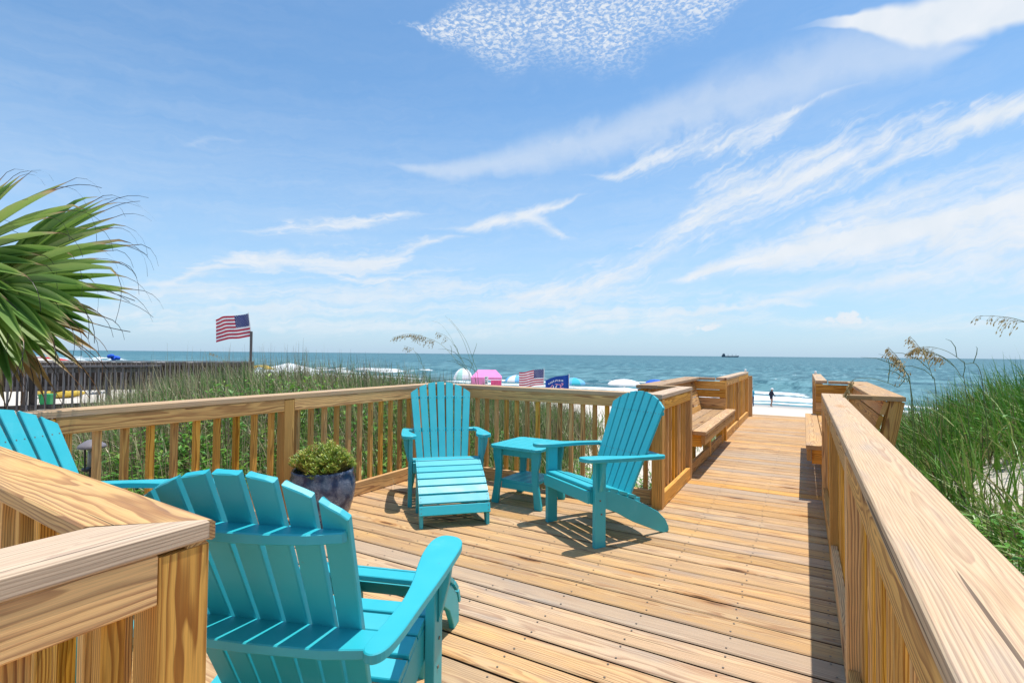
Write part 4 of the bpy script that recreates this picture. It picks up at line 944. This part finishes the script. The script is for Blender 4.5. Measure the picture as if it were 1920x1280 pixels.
tent('canopy_tent', 'large white peaked canopy tent beyond the left dune grass', 541, 680, 62, 6.0, 6.0, 1.0, True, WHITEC)
r_, (x, y, z0) = tent('canopy_tent', 'pink canopy tent with a dark stripe and hanging side panels behind the back railing', 913, 693, 40, 2.3, 2.2, .55, True, PINKP, hipped=False)
m = MB(); m.box((.35, -y - .02, z0 - 1.7), (x, -y, z0 - .2)); m.build('side_panel', PINKD, r_)
m = MB(); m.box((-x, -y - .02, z0 - 1.6), (-.05, -y, z0 - .05)); m.build('side_panel', PINKP, r_)
m = MB(); m.box((-.10, -y - .045, z0 - 1.6), (.16, -y - .025, z0 + .1)); m.build('banner', WHITEC, r_)
m = MB()
for k in range(8):
    z = z0 + .02 - k * .17; m.box((-.06, -y - .052, z - .11), (.10 if k % 3 else .02, -y - .048, z - .06)); m.box((-.06, -y - .052, z - .06), (-.02 if k % 2 else .06, -y - .048, z - .01))
m.build('lettering', BLACKC, r_)
# red canopy and yellow sunshade far left
def flatshade(label, px, py, d, wd, material):
    top = atd(px, py, d); gz = float(ground(top.x, top.y)); root = thing('beach_canopy', label, 'sunshade', (top.x, top.y, gz), YAW, GU); h = top.z - gz
    m = MB(); N = 10; vs = []
    for i in range(N + 1):
        q = i / N - .5
        for yy in (-.9, .9): vs.append((q * wd, yy, h - .45 * (2 * q) ** 2 - .02 * abs(yy)))
        for yy in (-.9, .9): vs.append((q * wd, yy, h - .45 * (2 * q) ** 2 - .10))
    fs = []
    for i in range(N):
        o = i * 4; fs += [(o, o + 1, o + 5, o + 4), (o, o + 4, o + 6, o + 2), (o + 1, o + 3, o + 7, o + 5)]
    m.add(vs, fs); m.build('cloth', material, root)
    for sx in (-1, 1): m = MB(); m.tube([(sx * wd * .46, 0, -.2), (sx * wd * .46, 0, h - .4)], .03, 6); m.build('pole', POLEW, root)
flatshade('low red beach shade over the far railing below the palm leaves', 75, 669, 75, 7.0, REDC)
flatshade('yellow beach shade beside the flagpole end of the grey boardwalk', 488, 684, 55, 2.2, YELLOWP)
# things on the sand below the neighbouring boardwalk
def on_sand(px, py, z): q = atz(px, py, z); return q
q = atd(88, 768, 19); gz = float(ground(q.x, q.y))
root = thing('waste_bin', 'green plastic waste bin on the sand under the grey boardwalk', 'bin', (q.x, q.y, gz)); hb = atd(88, 738, 19).z - gz
m = MB(); m.lathe([(.001, 0), (.20, 0), (.27, hb * .9), (.28, hb * .92)], n=4); m.build('bin_body', GREENP, root); m = MB(); m.lathe([(.29, hb * .92), (.29, hb * .97), (.1, hb), (.001, hb)], n=4); m.build('lid', GREENP, root)
def sling_chair(label, px, py, d, material, name='beach_chair', hgt=.85):
    q = atd(px, py, d); gz = float(ground(q.x, q.y)); root = thing(name, label, 'beach chair', (q.x, q.y, gz), YAW + .3)
    m = MB(); m.extrude([(-.28, 0), (.28, 0), (.28, .62), (-.28, .62)], .015, lambda u, v, w: (u, .1 + v * .35 + w, .32 + v * .85)); m.build('back_sling', material, root)
    m = MB(); m.extrude([(-.28, 0), (.28, 0), (.28, .48), (-.28, .48)], .015, lambda u, v, w: (u, .1 - v, .32 + v * .1 + w)); m.build('seat_sling', material, root)
    m = MB()
    for sx in (-.3, .3): m.tube([(sx, -.4, 0), (sx, .1, .32), (sx, .34, .9)], .014, 6); m.tube([(sx, .3, 0), (sx, -.36, .38)], .014, 6)
    m.build('frame', POLEW, root); return root
sling_chair('folded back blue beach chair on the sand where the grey railing meets the grass', 183, 747, 24, NAVYP)
sling_chair('second blue beach chair close beside the folded back one below the grey boardwalk', 196, 747, 24.5, NAVYP)
q = atd(112, 748, 22); gz = float(ground(q.x, q.y)); root = thing('kayak', 'yellow kayak on the sand below the grey boardwalk', 'kayak', (q.x, q.y, max(gz, q.z - .1)), YAW)
m = MB(); n_ = 12
for i in range(n_ - 1):
    for j in range(10):
        def kp(i, j): t = i / (n_ - 1) * 2 - 1; r0 = .33 * max(0.02, 1 - t * t) ** .6; a = 2 * math.pi * j / 10; return (t * 1.1, r0 * math.cos(a), .18 + .16 * math.sin(a) * (r0 / .33 + .1) + .08 * t * t)
        m.add([kp(i, j), kp(i + 1, j), kp(i + 1, j + 1), kp(i, j + 1)], [(0, 1, 2, 3)])
m.build('hull', YELLOWP, root, True); m = MB(); m.lathe([(.28, .345), (.3, .36), (.26, .37), (.2, .30)], n=16); m.build('cockpit_rim', DARKPLASTIC, root)
q = atd(213, 681, 16.8); root = thing('blue_towel', 'bright blue beach towel bundled on the far grey railing cap', 'towel', (q.x, q.y, .951))
m = MB()
for k in range(7):
    a = k * .9; m.lathe([(.001, .12), (.05, .11), (.075, .06), (.06, .01), (.001, 0)], (.11 * math.cos(a) * (k > 0), .11 * math.sin(a) * (k > 0), .015 * k), 10)
m.build('bundle', BLUEP, root, True)

# people on the beach
def person(label, foot, scale, head_deg, shirt, pants, pose, hat=None, legskin=True):
    root = thing('person', label, 'person', foot, R(head_deg)); h = 1.7 * scale
    J = pose; me = bpy.data.meshes.new('body'); names = list(J); idx = {k: i for i, k in enumerate(names)}
    E = [('pelvis', 'chest'), ('chest', 'neck'), ('neck', 'head'), ('head', 'crown')]
    for s_ in 'lr': E += [('chest', 'sh' + s_), ('sh' + s_, 'el' + s_), ('el' + s_, 'ha' + s_), ('pelvis', 'hip' + s_), ('hip' + s_, 'kn' + s_), ('kn' + s_, 'an' + s_), ('an' + s_, 'to' + s_)]
    me.from_pydata([tuple(c * scale for c in J[k][0]) for k in names], [(idx[a], idx[b]) for a, b in E], [])
    o = bpy.data.objects.new('body', me); COL.objects.link(o); o.parent = root
    md = o.modifiers.new('skin', 'SKIN'); 
    for i, k in enumerate(names): me.skin_vertices[0].data[i].radius = (J[k][1] * scale,) * 2; me.skin_vertices[0].data[i].use_root = (k == 'pelvis')
    o.modifiers.new('sub', 'SUBSURF').levels = 1; o.modifiers['sub'].render_levels = 1
    mm, t, b = mat('person_' + str(len(MATS))); z = t.sep(t.new('ShaderNodeTexCoord').outputs['Object'])[2]; x_ = None
    c = t.mix(t.mr(z, .74 * scale, .75 * scale, 0, 1, False), SKINC if legskin else pants, pants); c = t.mix(t.mr(z, .90 * scale, .91 * scale, 0, 1, False), c, shirt); c = t.mix(t.mr(z, 1.44 * scale, 1.45 * scale, 0, 1, False), c, SKINC)
    t.put(b.inputs['Base Color'], c); b.inputs['Roughness'].default_value = .75; me.materials.append(mm)
    hd = J['head'][0]
    m = MB()
    hc = Vector(hd) * scale
    if hat: m.lathe([(.001, .20), (.06, .195), (.105, .15), (.115, .09), (.19, .075), (.185, .065), (.10, .07)], tuple(hc + Vector((0, 0, -.02))), 14); m.build('hat', hat, root, True)
    else: m.lathe([(.001, .19), (.06, .18), (.105, .13), (.118, .06), (.10, -.02)], tuple(hc), 12); m.build('hair', BLACKC, root, True)
    return root
SKINC = (.40, .22, .15)
walk = dict(pelvis=((0, 0, .92), .135), chest=((.03, 0, 1.25), .15), neck=((.06, 0, 1.47), .06), head=((.09, 0, 1.55), .09), crown=((.10, 0, 1.68), .085),
  shl=((.03, .19, 1.38), .07), ell=((-.06, .24, 1.12), .052), hal=((.10, .24, .90), .035), shr=((.03, -.19, 1.38), .07), elr=((.12, -.24, 1.12), .052), har=((.28, -.22, .92), .035),
  hipl=((0, .1, .84), .11), knl=((.12, .1, .50), .07), anl=((-.02, .1, .10), .045), tol=((.14, .1, .03), .035), hipr=((0, -.1, .84), .11), knr=((.02, -.1, .48), .07), anr=((-.06, -.1, .08), .045), tor=((.08, -.1, .03), .035))
f = atz(1446, 760.5, -3.30); f.z = float(ground(f.x, f.y)); sc_ = 1.0
person('person in dark long sleeved top and pale hat walking along the wet sand', f, 1.02, math.degrees(YAW), (.012, .014, .035), (.012, .014, .035), walk, POLEW)
f = atz(1410, 762, -3.3); f.z = float(ground(f.x, f.y))
person('person in turquoise shirt half hidden by the end of the left railing', f, 1.02, math.degrees(YAW) + 90, (.03, .30, .45), (.02, .05, .12), walk, None, False)

# ship
q = atd(1369, 669.5, 3000); root = thing('cargo_ship', 'distant dark cargo ship on the horizon', 'ship', (q.x, q.y, SEAZ), YAW)
m = MB(); m.extrude([(-46, 0), (44, 0), (50, 9), (38, 7.5), (-30, 7), (-34, 9), (-48, 9)], 14, lambda u, v, w_: (u, w_, v), .3); m.build('hull', HULL, root)
m = MB(); m.box((-44, -5, 9), (-31, 5, 17)); m.box((-41, -4, 17), (-34, 4, 20)); m.build('bridge', HULL, root)
m = MB()
for x_ in (-36, -12, 12, 34): m.tube([(x_, 0, 7), (x_, 0, 18 if x_ != -36 else 25)], .8, 6)
m.build('mast', HULL, root)
